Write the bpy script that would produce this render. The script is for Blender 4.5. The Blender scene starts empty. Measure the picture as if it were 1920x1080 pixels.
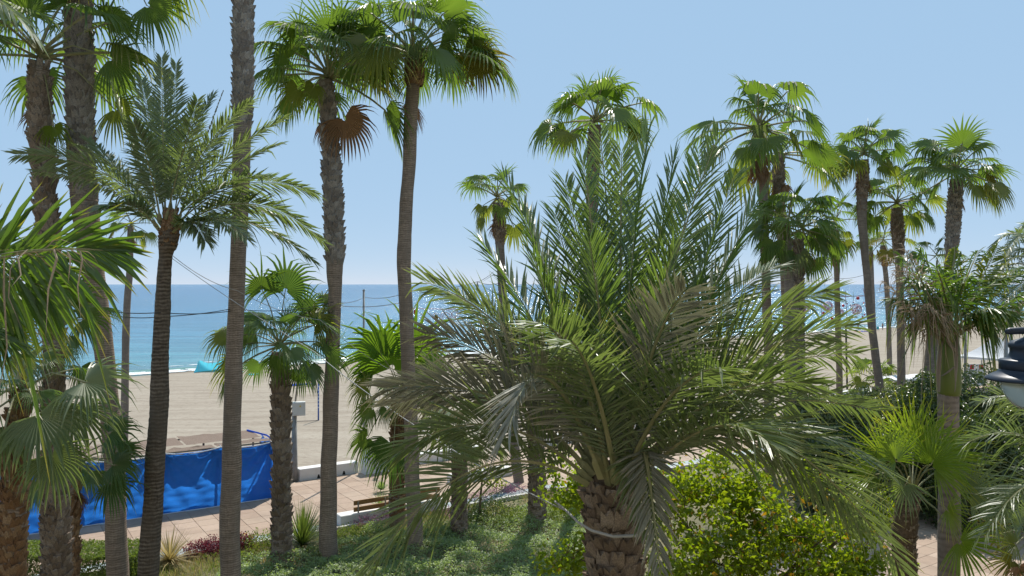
import bpy, math, random
import numpy as np
from mathutils import Vector as V, Matrix, noise as mnoise
from math import sin, cos, pi, radians as R

# ------------------------------------------------------------------ camera, sky, sun, exposure
F = 1493.0            # focal length in pixels of a 1920 px wide frame (28 mm)
HZ = 533.0            # pixel row of the horizon
CAMZ = 9.5
SC = bpy.context.scene
COL = SC.collection
cam_d = bpy.data.cameras.new('camera'); cam = bpy.data.objects.new('camera', cam_d); COL.objects.link(cam)
cam.location = (0, 0, CAMZ); cam.rotation_euler = (pi/2, 0, 0)
cam_d.sensor_width = 36; cam_d.lens = 36*F/1920; cam_d.shift_y = -(540-HZ)/1920
cam_d.clip_start = .1; cam_d.clip_end = 90000
SC.camera = cam
SUN_AZ, SUN_EL = R(13), R(54)      # azimuth clockwise from +Y (the sea)
W = bpy.data.worlds.new("World"); SC.world = W; W.use_nodes = True
_n = W.node_tree; _bg = _n.nodes['Background']; _sk = _n.nodes.new('ShaderNodeTexSky')
_sk.sky_type = 'NISHITA'; _sk.sun_disc = False; _sk.sun_elevation = SUN_EL; _sk.sun_rotation = SUN_AZ
_sk.altitude = 8000; _sk.air_density = 1.0; _sk.dust_density = 3.0; _sk.ozone_density = 6.0
# thin sea haze over the whole dome: the clear-sky gradient softened towards one pale blue
_mu = _n.nodes.new('ShaderNodeVectorMath'); _mu.operation = 'MULTIPLY_ADD'
_n.links.new(_sk.outputs[0], _mu.inputs[0]); _mu.inputs[1].default_value = (.35, .15, .05); _mu.inputs[2].default_value = (1.64, 2.66, 3.88)
_n.links.new(_mu.outputs[0], _bg.inputs[0]); _bg.inputs[1].default_value = .15
sl = bpy.data.lights.new('sun', 'SUN'); so = bpy.data.objects.new('sun', sl); COL.objects.link(so)
sl.energy = 4.3; sl.angle = R(.55); sl.color = (1, .955, .88)
so.rotation_euler = V((sin(SUN_AZ)*cos(SUN_EL), cos(SUN_AZ)*cos(SUN_EL), sin(SUN_EL))).to_track_quat('Z', 'Y').to_euler()
so.location = (30, 40, 60)
SC.view_settings.view_transform = 'Standard'; SC.view_settings.look = 'None'
SC.view_settings.exposure = .42; SC.view_settings.gamma = 1; SC.view_settings.use_curve_mapping = False
SC.render.engine = 'CYCLES'
SC.cycles.max_bounces = 10; SC.cycles.diffuse_bounces = 5; SC.cycles.transmission_bounces = 6

def P(px, py, d): return V(((px-960)/F*d, d, CAMZ+(HZ-py)/F*d))
UP = V((0, 0, 1))
U = V((.83, .557, 0)); N = V((-.557, .83, 0))      # along the shore, towards the sea
def SN(s, n, z=0): return U*s+N*n+UP*z
rnd = random.Random(7)
def ru(a, b): return rnd.uniform(a, b)

# ------------------------------------------------------------------ materials
def newmat(name):
    m = bpy.data.materials.new(name); m.use_nodes = True
    nt = m.node_tree; b = nt.nodes['Principled BSDF']
    return m, nt, b
def nd(nt, typ, **kw):
    n = nt.nodes.new(typ)
    for k, v in kw.items():
        if k[0] == 'i' and k[1:].isdigit(): n.inputs[int(k[1:])].default_value = v
        elif k in n.inputs: n.inputs[k].default_value = v
        else: setattr(n, k, v)
    return n
def c4(c): return (c[0], c[1], c[2], 1)
def mixc(nt, fac, a, b, bt='MIX'):
    m = nt.nodes.new('ShaderNodeMix'); m.data_type = 'RGBA'; m.blend_type = bt
    for s, x in ((0, fac), (6, a), (7, b)):
        if isinstance(x, (int, float)): m.inputs[s].default_value = x
        elif isinstance(x, tuple): m.inputs[s].default_value = c4(x)
        else: nt.links.new(x, m.inputs[s])
    return m.outputs[2]
def ramp(nt, fac, stops):
    r = nt.nodes.new('ShaderNodeValToRGB'); nt.links.new(fac, r.inputs[0])
    while len(r.color_ramp.elements) < len(stops): r.color_ramp.elements.new(.5)
    for e, (p, c) in zip(r.color_ramp.elements, stops):
        e.position = p; e.color = c4(c) if isinstance(c, tuple) else (c, c, c, 1)
    return r.outputs[0]
def attr(nt, name): return nd(nt, 'ShaderNodeAttribute', attribute_name=name).outputs['Fac']
def leafmat(name, c1, c2, tip=None, tip0=.75, trans=.42, rough=.45, spec=.35, tcol=None, tw=.35):
    m, nt, b = newmat(name)
    oi = nd(nt, 'ShaderNodeObjectInfo')
    rn = nd(nt, 'ShaderNodeMath', operation='ADD'); nt.links.new(oi.outputs['Random'], rn.inputs[0]); nt.links.new(attr(nt, 'v'), rn.inputs[1])
    h = nd(nt, 'ShaderNodeMath', operation='MULTIPLY', i1=.5); nt.links.new(rn.outputs[0], h.inputs[0])
    col = mixc(nt, h.outputs[0], c1, c2)
    if tip:
        f = ramp(nt, attr(nt, 't'), [(tip0, 0.0), (1, 1.0)])
        nz = nd(nt, 'ShaderNodeTexNoise', Scale=1.7); tc = nd(nt, 'ShaderNodeTexCoord'); nt.links.new(tc.outputs['Object'], nz.inputs[0])
        g = ramp(nt, nz.outputs[0], [(.35, .25), (.65, 1.0)])
        mm = nd(nt, 'ShaderNodeMath', operation='MULTIPLY'); nt.links.new(f, mm.inputs[0]); nt.links.new(g, mm.inputs[1])
        col = mixc(nt, mm.outputs[0], col, tip)
    nt.links.new(col, b.inputs['Base Color']); b.inputs['Roughness'].default_value = rough
    b.inputs['Specular IOR Level'].default_value = spec
    tr = nd(nt, 'ShaderNodeBsdfTranslucent')
    tc2 = mixc(nt, 1.0, col, tcol or (1.7, 1.9, .7), 'MULTIPLY'); nt.links.new(tc2, tr.inputs[0])
    mx = nd(nt, 'ShaderNodeMixShader', i0=trans); nt.links.new(b.outputs[0], mx.inputs[1]); nt.links.new(tr.outputs[0], mx.inputs[2])
    out = nt.nodes['Material Output']; nt.links.new(mx.outputs[0], out.inputs[0])
    return m
def bump(nt, b, h, strength=.5, dist=.02):
    bp = nd(nt, 'ShaderNodeBump', Strength=strength, Distance=dist); nt.links.new(h, bp.inputs['Height']); nt.links.new(bp.outputs[0], b.inputs['Normal'])
def objco(nt, sc=(1, 1, 1)):
    tc = nd(nt, 'ShaderNodeTexCoord'); mp = nd(nt, 'ShaderNodeMapping'); mp.inputs['Scale'].default_value = sc
    nt.links.new(tc.outputs['Object'], mp.inputs[0]); return mp.outputs[0]
def noise(nt, co, scale, detail=3, rough=.55):
    n = nd(nt, 'ShaderNodeTexNoise', Scale=scale, Detail=detail, Roughness=rough); nt.links.new(co, n.inputs[0]); return n.outputs[0]
def plain(name, c1, c2=None, scale=6, rough=.6, spec=.3, bmp=0, metal=0, sc=(1, 1, 1)):
    m, nt, b = newmat(name)
    b.inputs['Roughness'].default_value = rough; b.inputs['Specular IOR Level'].default_value = spec; b.inputs['Metallic'].default_value = metal
    co = objco(nt, sc); f = noise(nt, co, scale, 4)
    nt.links.new(ramp(nt, f, [(.3, c1), (.7, c2 or tuple(x*.8 for x in c1))]), b.inputs['Base Color'])
    if bmp: bump(nt, b, f, bmp, .02)
    return m
def barkmat(name, c1, c2, band=9, bstr=.8, fib=1):
    m, nt, b = newmat(name); b.inputs['Roughness'].default_value = .9; b.inputs['Specular IOR Level'].default_value = .1
    co = objco(nt)
    wv = nd(nt, 'ShaderNodeTexWave', wave_type='BANDS', bands_direction='Z', Scale=band, Distortion=4.5, Detail=4); wv.inputs['Detail Scale'].default_value = 1.6
    nt.links.new(co, wv.inputs[0])
    n1 = noise(nt, objco(nt, (1, 1, .25)), 22*fib, 5, .65); n2 = noise(nt, objco(nt, (1, 1, .35)), 2.6, 5, .65)
    n3 = noise(nt, objco(nt, (.7, .7, 5)), 3.2, 6, .7)
    w3 = nd(nt, 'ShaderNodeMath', operation='MULTIPLY', i1=.16); nt.links.new(wv.outputs['Fac'], w3.inputs[0])
    f0 = nd(nt, 'ShaderNodeMath', operation='MULTIPLY_ADD', i1=.52); nt.links.new(n3, f0.inputs[0]); nt.links.new(w3.outputs[0], f0.inputs[2])
    f2 = nd(nt, 'ShaderNodeMath', operation='MULTIPLY_ADD', i1=.32); nt.links.new(n1, f2.inputs[0]); nt.links.new(f0.outputs[0], f2.inputs[2])
    col = ramp(nt, f2.outputs[0], [(.33, tuple(x*.40 for x in c1)), (.48, c1), (.64, c2)])
    col = mixc(nt, ramp(nt, n2, [(.38, 0.0), (.62, .75)]), col, tuple(x*.5 for x in c2))
    nt.links.new(col, b.inputs['Base Color']); bump(nt, b, f2.outputs[0], bstr, .03)
    return m
def bootmat(name, c1, c2, c3):
    m, nt, b = newmat(name); b.inputs['Roughness'].default_value = .85; b.inputs['Specular IOR Level'].default_value = .15
    oi = nd(nt, 'ShaderNodeObjectInfo')
    a = nd(nt, 'ShaderNodeMath', operation='ADD'); nt.links.new(oi.outputs['Random'], a.inputs[0]); nt.links.new(attr(nt, 'v'), a.inputs[1])
    a2 = nd(nt, 'ShaderNodeMath', operation='FRACT'); nt.links.new(a.outputs[0], a2.inputs[0])
    col = ramp(nt, a2.outputs[0], [(0, c1), (.55, c2), (1, c3)])
    f = noise(nt, objco(nt, (1, 1, .2)), 30, 4)
    col = mixc(nt, ramp(nt, f, [(.35, .7), (.65, 0.0)]), col, tuple(x*.35 for x in c1))
    nt.links.new(col, b.inputs['Base Color']); bump(nt, b, f, .6, .015)
    return m

M = {}
M['fan'] = leafmat('fan_green', (.076, .122, .026), (.128, .170, .042), (.42, .34, .16), .84, .52, .42, .8)
M['fan_warm'] = leafmat('fan_warm_green', (.118, .145, .030), (.180, .185, .044), (.42, .30, .13), .68, .52, .42, .8)
M['fan_bright'] = leafmat('fan_bright_green', (.095, .160, .022), (.140, .190, .030), (.36, .32, .12), .88, .54, .40, .7)
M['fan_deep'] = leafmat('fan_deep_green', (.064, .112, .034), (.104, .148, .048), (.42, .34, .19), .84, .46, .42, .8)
M['fan_pale'] = leafmat('fan_pale_green', (.135, .170, .085), (.195, .220, .115), (.44, .37, .24), .82, .38, .42, .8, tcol=(1.4, 1.6, .6))
M['fan_lime'] = leafmat('fan_lime_green', (.125, .180, .020), (.185, .220, .028), (.58, .44, .06), .70, .50, .40, .7)
M['old'] = leafmat('fan_yellowing', (.115, .125, .028), (.17, .15, .035), (.30, .16, .06), .55, .42, tcol=(1.6, 1.5, .6))
M['dry'] = leafmat('fan_dry', (.23, .125, .060), (.30, .18, .095), (.32, .23, .15), .6, .25, tcol=(1.2, 1.1, .9))
M['date'] = leafmat('date_frond', (.120, .155, .062), (.195, .225, .108), (.44, .36, .21), .78, .36, .42, .8, tcol=(1.4, 1.6, .6))
M['date_young'] = leafmat('date_frond_young', (.088, .138, .044), (.135, .172, .066), (.38, .33, .17), .9, .42, .40, .8)
M['date_old'] = leafmat('date_frond_old', (.185, .180, .130), (.26, .245, .185), (.48, .39, .28), .62, .16, .42, .45, tcol=(1.0, 1.1, .75))
M['date_blue'] = leafmat('date_frond_grey_green', (.122, .160, .084), (.195, .222, .128), (.38, .33, .20), .9, .38, .42, .9, tcol=(1.5, 1.7, .6))
M['king'] = leafmat('king_frond', (.062, .115, .020), (.105, .150, .030), (.48, .32, .08), .78, .46, .36, .6)
M['king_yellow'] = leafmat('king_frond_yellowing', (.10, .15, .018), (.22, .20, .02), (.50, .34, .04), .5, .48, .35, .4)
M['king_dry'] = leafmat('king_frond_dry', (.24, .17, .11), (.36, .28, .19), (.42, .34, .25), .6, .2, .7, .2, tcol=(1.1, 1, .9))
M['rachis'] = plain('frond_stalk', (.20, .20, .09), (.28, .25, .13), 4, .5)
M['ring'] = barkmat('ringed_bark', (.25, .185, .14), (.40, .31, .24), 5, .6)
M['ring_grey'] = barkmat('ringed_grey_bark', (.22, .18, .15), (.33, .275, .23), 6, .6)
M['rough'] = barkmat('dark_rough_bark', (.115, .085, .062), (.24, .19, .145), 3.5, 1.0)
M['core'] = plain('fibre_between_boots', (.085, .060, .042), (.15, .105, .07), 20, .95, .05, .8)
M['boot'] = bootmat('leaf_base_brown', (.20, .145, .105), (.31, .235, .175), (.42, .34, .27))
M['boot_grey'] = bootmat('leaf_base_grey', (.23, .19, .16), (.34, .295, .25), (.47, .42, .37))
M['boot_rust'] = bootmat('leaf_base_rust', (.21, .115, .062), (.33, .195, .105), (.42, .29, .18))
M['kshaft'] = plain('green_crownshaft', (.085, .130, .022), (.16, .17, .035), 2.2, .38, .5, 0, 0, (1, 1, .35))
M['kring'] = barkmat('king_ring_bark', (.30, .23, .19), (.36, .285, .24), 3.2, .35)
M['sheath'] = plain('dry_sheath', (.22, .16, .13), (.32, .26, .22), 3, .7)

# ------------------------------------------------------------------ mesh helpers
ORG = {}
class MB:
    def __init__(s): s.v = []; s.f = []; s.t = []; s.r = []; s.m = []; s.cm = 0
    def vert(s, p, t=0., r=0.): s.v.append((p[0], p[1], p[2])); s.t.append(t); s.r.append(r); return len(s.v)-1
    def face(s, *i): s.f.append(i); s.m.append(s.cm)
    def tube(s, pts, rad, k=6, t0=0, t1=0, r=0., cap=True, nrm=None):
        pts = [V(p) for p in pts]; n = len(pts); rings = []
        if not isinstance(rad, (list, tuple)): rad = [rad]*n
        ref = None
        for i, p in enumerate(pts):
            tg = (pts[min(i+1, n-1)]-pts[max(i-1, 0)])
            tg = tg.normalized() if tg.length > 1e-9 else V((0, 0, 1))
            if ref is None: ref = tg.orthogonal().normalized() if abs(tg.z) > .95 or nrm else tg.cross(UP).normalized()
            a = (ref-tg*ref.dot(tg)); a = a.normalized() if a.length > 1e-6 else tg.orthogonal().normalized(); ref = a; b = tg.cross(a)
            tt = t0+(t1-t0)*i/max(1, n-1)
            rings.append([s.vert(p+(a*cos(2*pi*j/k)+b*sin(2*pi*j/k))*rad[i], tt, r) for j in range(k)])
        for i in range(n-1):
            for j in range(k): s.face(rings[i][j], rings[i][(j+1) % k], rings[i+1][(j+1) % k], rings[i+1][j])
        if cap: s.face(*rings[0][::-1]); s.face(*rings[-1])
        return rings
    def box(s, c, hx, hy, hz, ax=V((1, 0, 0)), ay=None, bev=0.):
        ay = ay or UP.cross(ax); az = ax.cross(ay); c = V(c)
        if bev <= 0:
            q = [s.vert(c+ax*(hx*i)+ay*(hy*j)+az*(hz*k)) for k in (-1, 1) for i, j in ((-1, -1), (1, -1), (1, 1), (-1, 1))]
            for f in ((3, 2, 1, 0), (4, 5, 6, 7), (0, 1, 5, 4), (1, 2, 6, 5), (2, 3, 7, 6), (3, 0, 4, 7)): s.face(*[q[i] for i in f])
        else:
            lv = [(-hz, 1), (hz-bev, 1), (hz, 0)]; rg = []
            for z, full in lv:
                e = 0 if full else bev
                rg.append([s.vert(c+ax*((hx-e)*i)+ay*((hy-e)*j)+az*z) for i, j in ((-1, -1), (1, -1), (1, 1), (-1, 1))])
            s.face(*rg[0][::-1]); s.face(*rg[-1])
            for a, b in zip(rg, rg[1:]):
                for j in range(4): s.face(a[j], a[(j+1) % 4], b[(j+1) % 4], b[j])
    def lathe(s, c, prof, k=24):
        c = V(c); rings = [[s.vert(c+V((cos(2*pi*j/k)*r, sin(2*pi*j/k)*r, z))) for j in range(k)] for r, z in prof]
        for a, b in zip(rings, rings[1:]):
            for j in range(k): s.face(a[j], a[(j+1) % k], b[(j+1) % k], b[j])
        s.face(*rings[0][::-1]); s.face(*rings[-1])
    def mesh(s, name, mats, smooth=False, org=None):
        me = bpy.data.meshes.new(name)
        vs = s.v if org is None else [(x-org[0], y-org[1], z-org[2]) for x, y, z in s.v]
        me.from_pydata(vs, [], s.f)
        for nm, dat in (('t', s.t), ('v', s.r)):
            a = me.attributes.new(nm, 'FLOAT', 'POINT'); a.data.foreach_set('value', np.array(dat, dtype=np.float32))
        for m in (mats if isinstance(mats, (list, tuple)) else [mats]): me.materials.append(m)
        if any(s.m): me.polygons.foreach_set('material_index', np.array(s.m, dtype=np.int32))
        if smooth: me.polygons.foreach_set('use_smooth', np.ones(len(s.f), dtype=bool))
        me.update(); return me
    def build(s, name, mats, parent=None, smooth=False, at=None):
        """ONE object; verts are in world space. A top-level one gets its origin at `at`."""
        org = gorg(parent) if parent else (V(at) if at is not None else V((0, 0, 0)))
        o = bpy.data.objects.new(name, s.mesh(name, mats, smooth, org)); COL.objects.link(o)
        if parent: o.parent = parent
        else: o.location = org; ORG[o.name] = V(org)
        return o
def gorg(o):
    p = V((0, 0, 0))
    while o: p = p+V(o.location); o = o.parent
    return p
def tag(o, label, cat, group=None):
    o['label'] = label; o['category'] = cat
    if group: o['group'] = group
    return o
def struct(o): o['kind'] = 'structure'; return o
def stuff(o): o['kind'] = 'stuff'; return o
def thing(name, label, cat, loc, group=None):
    o = bpy.data.objects.new(name, None); o.empty_display_size = .3; COL.objects.link(o); o.location = loc
    return tag(o, label, cat, group)
def inst(name, me, parent, loc, rotz=0, scale=1, mat=None, rot=None):
    o = bpy.data.objects.new(name, me); COL.objects.link(o); o.parent = parent; o.location = loc
    o.rotation_euler = rot or (0, 0, rotz); o.scale = (scale,)*3 if isinstance(scale, (int, float)) else scale
    if mat: o.material_slots[0].link = 'OBJECT'; o.material_slots[0].material = mat
    return o
def npmesh(name, verts, faces, mats, t=None, v=None, mi=None):
    me = bpy.data.meshes.new(name); k = faces.shape[1]
    me.vertices.add(len(verts)); me.vertices.foreach_set('co', verts.astype(np.float32).ravel())
    me.loops.add(faces.size); me.loops.foreach_set('vertex_index', faces.astype(np.int32).ravel())
    me.polygons.add(len(faces)); me.polygons.foreach_set('loop_start', np.arange(0, faces.size, k, dtype=np.int32))
    for nm, dat in (('t', t), ('v', v)):
        a = me.attributes.new(nm, 'FLOAT', 'POINT')
        if dat is not None: a.data.foreach_set('value', dat.astype(np.float32))
    for m in (mats if isinstance(mats, (list, tuple)) else [mats]): me.materials.append(m)
    if mi is not None: me.polygons.foreach_set('material_index', mi.astype(np.int32))
    me.update(calc_edges=True); me.validate(); return me
def npobj(name, me, parent=None):
    o = bpy.data.objects.new(name, me); COL.objects.link(o)
    if parent: o.parent = parent
    return o
def spline(pts, step):
    """Catmull-Rom through 4-tuples, resampled about every `step`."""
    out = []; n = len(pts); pts = [np.array(p, float) for p in pts]
    for i in range(n-1):
        p0, p1, p2, p3 = pts[max(i-1, 0)], pts[i], pts[i+1], pts[min(i+2, n-1)]
        k = max(2, int(np.linalg.norm((p2-p1)[:3])/step))
        for j in range(k):
            u = j/k
            out.append(.5*((2*p1)+(p2-p0)*u+(2*p0-5*p1+4*p2-p3)*u*u+(3*p1-p0-3*p2+p3)*u**3))
    out.append(pts[-1]); return out

# ------------------------------------------------------------------ palm leaves
def blade(mb, H, a, n, Rb, nseg=32, spread=R(105), vfold=.22, droop=.5, fuse=.5, cost=.12, rg=rnd, wf=1., pleat=.45):
    """Fan blade: pleated and joined up to `fuse`, then free drooping points."""
    a = a.normalized(); n = (n-a*n.dot(a)).normalized(); b = n.cross(a)
    fr_in = [.05, fuse*.56, fuse]; fr_out = [fuse+(1-fuse)*.34, fuse+(1-fuse)*.66, 1.]
    D = 2*spread/nseg
    def path(th, L, dr, upto):
        d = (a*cos(th)+b*sin(th)+n*(vfold*abs(sin(th))**1.3)).normalized(); p = H.copy(); out = []; prev = 0
        for q in upto:
            if q <= fuse: g = cost*(q-prev)*2
            else: g = dr*(q-prev)*5.2*(.35+q)
            d = (d-UP*g).normalized(); p = p+d*(L*(q-prev)); prev = q; out.append(p.copy())
        return out, d
    def LL(th): return Rb*(1-.28*(abs(th)/spread)**2)
    B = []
    for j in range(nseg+1):
        th = -spread+D*j; pts, _ = path(th, LL(th), 0, fr_in)
        B.append([mb.vert(p, f*.9, .5) for p, f in zip(pts, fr_in)])
    for j in range(nseg):
        th = -spread+D*(j+.5); rv = rg.random(); L = LL(th)
        wl = rg.uniform(.88, 1.2); dr = droop*rg.uniform(.45, 1.5)
        pts, _ = path(th, L, dr, fr_in+fr_out)
        side = (-a*sin(th)+b*cos(th)).normalized()
        pl = n*(-D*pleat)
        ce = [mb.vert(p+pl*(L*f), f*.9, rv) for p, f in zip(pts[:3], fr_in)]
        for k in range(2):
            mb.face(B[j][k], ce[k], ce[k+1], B[j][k+1]); mb.face(ce[k], B[j+1][k], B[j+1][k+1], ce[k+1])
        pl_, pc, pr = B[j][2], ce[2], B[j+1][2]
        wh = L*max(fuse, .40)*D*.5*wf; sway = rg.uniform(-.10, .10)
        for q, f in enumerate(fr_out):
            p = pts[3+q]+side*(sway*L*(f-fuse))+(pts[3+q]-H)*((wl-1)*(f-fuse))
            if q < 2:
                w = wh*(.78, .42)[q]
                l = mb.vert(p-side*w, f, rv); c = mb.vert(p+pl*(L*fuse*(.8, .4)[q]), f, rv); r_ = mb.vert(p+side*w, f, rv)
                mb.face(pl_, pc, c, l); mb.face(pc, pr, r_, c); pl_, pc, pr = l, c, r_
            else:
                e = mb.vert(p, 1., rv); mb.face(pl_, pc, e); mb.face(pc, pr, e)
def fan_leaf(mb, O, az, e0, Lp, Rb, sag=R(18), drop=R(35), twist=0, nseg=32, spread=R(105), vfold=.22, droop=.5, fuse=.5, pr=.022, rg=rnd, k=4):
    h = V((cos(az), sin(az), 0)); p = O.copy(); pts = [p.copy()]
    for i in range(4):
        e = e0-sag*(i+.5)/4; p = p+(h*cos(e)+UP*sin(e))*(Lp/4); pts.append(p.copy())
    e = e0-sag-drop; a = h*cos(e)+UP*sin(e); n = -h*sin(e)+UP*cos(e); b = n.cross(a)
    n = n*cos(twist)+b*sin(twist)
    mb.cm = 1; mb.tube(pts+[p+a*(.12*Rb)], [pr*1.5, pr*1.1, pr, pr*.85, pr*.7, pr*.2], k); mb.cm = 0
    blade(mb, p, a, n, Rb, nseg, spread, vfold, droop, fuse, rg=rg)
def fan_to(mb, O, H, a, n, Rb, lift=.15, pr=.02, **kw):
    """Fan leaf with its petiole from O to H."""
    mid = (O+H)/2+UP*(lift*(H-O).length)
    mb.cm = 1
    mb.tube([O, (O+mid*3)/4 if False else O.lerp(mid, .5)+UP*.02, mid, mid.lerp(H, .5)+UP*.02, H, H+a.normalized()*.12*Rb], [pr*1.5, pr*1.2, pr, pr*.9, pr*.8, pr*.2], 5)
    mb.cm = 0; blade(mb, H, a, n, Rb, **kw)
def bez(p0, p1, p2, k):
    return [p0*((1-u)**2)+p1*(2*u*(1-u))+p2*(u*u) for u in [i/(k-1) for i in range(k)]]
def pinnate(mb, pts, Lm, wd, side0, ang=(68, 22), vee=(.25, .6), droop=.25, start=.2, rad=.022, rg=rnd, kink=0., prof=None, gap=0., pair=1):
    """Feather frond: leaflets share vertices with the stalk's rings."""
    n = len(pts); rings = []
    for i, p in enumerate(pts):
        tg = (pts[min(i+1, n-1)]-pts[max(i-1, 0)]).normalized()
        sd = (side0-tg*side0.dot(tg)).normalized(); up = sd.cross(tg)
        if i == 0: up0 = up
        u = i/(n-1); r = rad*(1-.85*u)*(1.9 if u < .06 else 1)
        rings.append((tg, sd, up, [mb.vert(p+sd*(r*1.15), 0, .5), mb.vert(p+up*r*.8, 0, .5), mb.vert(p-sd*(r*1.15), 0, .5), mb.vert(p-up*r*.8, 0, .5)]))
    mb.cm = 1
    for i in range(n-1):
        for j in range(4): mb.face(rings[i][3][j], rings[i][3][(j+1) % 4], rings[i+1][3][(j+1) % 4], rings[i+1][3][j])
    mb.cm = 0
    i0 = int(n*start)
    for i in range(i0, n):
        tg, sd, up, rv = rings[i]; u = (i-i0)/(n-1-i0+1e-6)
        L0 = Lm*(prof(u) if prof else (.35+.65*min(1, u/.22))*(1-.55*max(0, (u-.45)/.55)**1.4))
        al = R(ang[0]+(ang[1]-ang[0])*u**1.25)
        for s, bi in ((1, 0), (-1, 2)):
            if rg.random() < max(gap, .035): continue
            L = L0*rg.uniform(.85, 1.1); A = al*rg.uniform(.85, 1.15); vv = rg.uniform(*vee)*(1 if rg.random() < .8 else -.4)
            d = (tg*cos(A)+(sd*(s*cos(vv))+up*sin(vv))*sin(A)).normalized()
            w = (tg-d*tg.dot(d)); w = w.normalized() if w.length > .05 else up.cross(d).normalized()
            nn = w.cross(d).normalized(); rr = rg.random(); b0 = V(mb.v[rv[bi]]); wi = wd*rg.uniform(.8, 1.15)
            dr = droop*rg.uniform(.3, 1.7)*(1 if rg.random() < .86 else 3.2)
            def at(q):
                e = b0+d*(L*q)-UP*(dr*L*q*q)
                if kink: e = e+(w*sin(q*7+rr*6)+nn*cos(q*5+rr*9))*(kink*L*q)
                return e
            prev = None
            for q, ww in ((.14, .85), (.55, 1.)) if not kink else ((.14, .8), (.4, 1.), (.7, .7)):
                c = at(q); row = [mb.vert(c+w*(wi*ww*.5)+nn*(wi*.12), q, rr), mb.vert(c-nn*(wi*.22*ww), q, rr), mb.vert(c-w*(wi*ww*.5)+nn*(wi*.12), q, rr)]
                if prev is None: mb.face(rv[bi], row[0], row[1]); mb.face(rv[bi], row[1], row[2])
                else: mb.face(prev[0], row[0], row[1], prev[1]); mb.face(prev[1], row[1], row[2], prev[2])
                prev = row
            e = mb.vert(at(1), 1, rr); mb.face(prev[0], e, prev[1]); mb.face(prev[1], e, prev[2])

CLS = [78, 55, 32, 8, -18, -42, -66]
LEAF = {}
_rg = random.Random(11)
for lod, ns in (('hi', 34), ('lo', 22)):
    for ci, e in enumerate(CLS):
        for k in range(3):
            mb = MB()
            dp = R(_rg.uniform(6, 36)) if e > 0 else R(_rg.uniform(5, 32))
            if e > 70: dp = R(_rg.uniform(0, 14))
            fan_leaf(mb, V((0, 0, 0)), 0, R(e), _rg.uniform(.95, 1.25)*(.55 if e > 70 else .8 if e > 50 else 1), _rg.uniform(.88, 1.06), sag=R(_rg.uniform(10, 26)), drop=dp,
                     twist=R(_rg.uniform(-45, 45)), nseg=ns, spread=R(_rg.uniform(92, 118)), vfold=_rg.uniform(.1, .4),
                     droop=_rg.uniform(.4, .95) if e < 70 else .2, fuse=_rg.uniform(.36, .45), rg=_rg)
            LEAF[lod, ci, k] = mb.mesh('fan_frond', [M['fan'], M['rachis']])
BOOT = []
for k in range(4):
    mb = MB(); w = _rg.uniform(.8, 1.1); tw = _rg.uniform(.35, .6); r0 = _rg.random()
    a = [mb.vert(p, 0, r0) for p in ((-.5*w, -.04, 0), (.5*w, -.04, 0), (.5*tw, .42, .95), (-.5*tw, .42, .95), (.42*w, -.05, .8), (-.42*w, -.05, .8), (0, .36, .66))]
    c = mb.vert((0, .20, .35), 0, r0)
    mb.face(a[0], a[1], c); mb.face(a[1], a[2], c); mb.face(a[3], a[0], c); mb.face(a[2], a[6], c); mb.face(a[6], a[3], c)
    mb.face(a[1], a[4], a[2]); mb.face(a[0], a[3], a[5]); mb.face(a[2], a[4], a[5], a[3], a[6])
    BOOT.append((mb.mesh('leaf_base', M['boot']), mb))

# ------------------------------------------------------------------ trunks
def world_trunk(d, tr, ground=0.):
    pts = []
    for px, py, w in tr:
        p = P(px, py, d); pts.append((p.x, p.y, p.z, w/2/F*d))
    (x0, y0, z0, r0), (x1, y1, z1, r1) = pts[-2], pts[-1]
    if z1 > ground+.05:
        k = (z1-ground+.15)/max(.5, z0-z1); k = min(k, 1.2*(z1-ground)/max(.5, z0-z1)); 
        pts.append((x1+(x1-x0)*min(k, .6), y1, ground-.15, r1*1.08))
    return pts
def trunk_part(root, pts, mat, ringh=.11, amp=.03, sides=14, core=1., seed=0, jag=0.):
    rg = random.Random(seed); pts = [p for p in pts]
    sp = spline(pts, ringh); mb = MB(); rings = []
    for i, q in enumerate(sp):
        r = q[3]*core*(1+amp*rg.uniform(-1, 1)*rg.random()+.07*mnoise.noise(V((q[2]*.8, seed, 0))))
        q = np.array([q[0]+.05*mnoise.noise(V((q[2]*.55, seed, 5))), q[1], q[2], q[3]]); row = []
        for j in range(sides):
            an = 2*pi*j/sides; rr = r*(1+amp*1.3*mnoise.noise(V((cos(an)*1.5, sin(an)*1.5, q[2]*3+seed)))+jag*rg.uniform(-1, 1))
            row.append(mb.vert((q[0]+cos(an)*rr, q[1]+sin(an)*rr, q[2])))
        rings.append(row)
    for a, b in zip(rings, rings[1:]):
        for j in range(sides): mb.face(a[j], b[j], b[(j+1) % sides], a[(j+1) % sides])
    mb.face(*rings[0]); mb.face(*rings[-1][::-1])
    return mb.build('trunk', mat, root, True)
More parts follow.
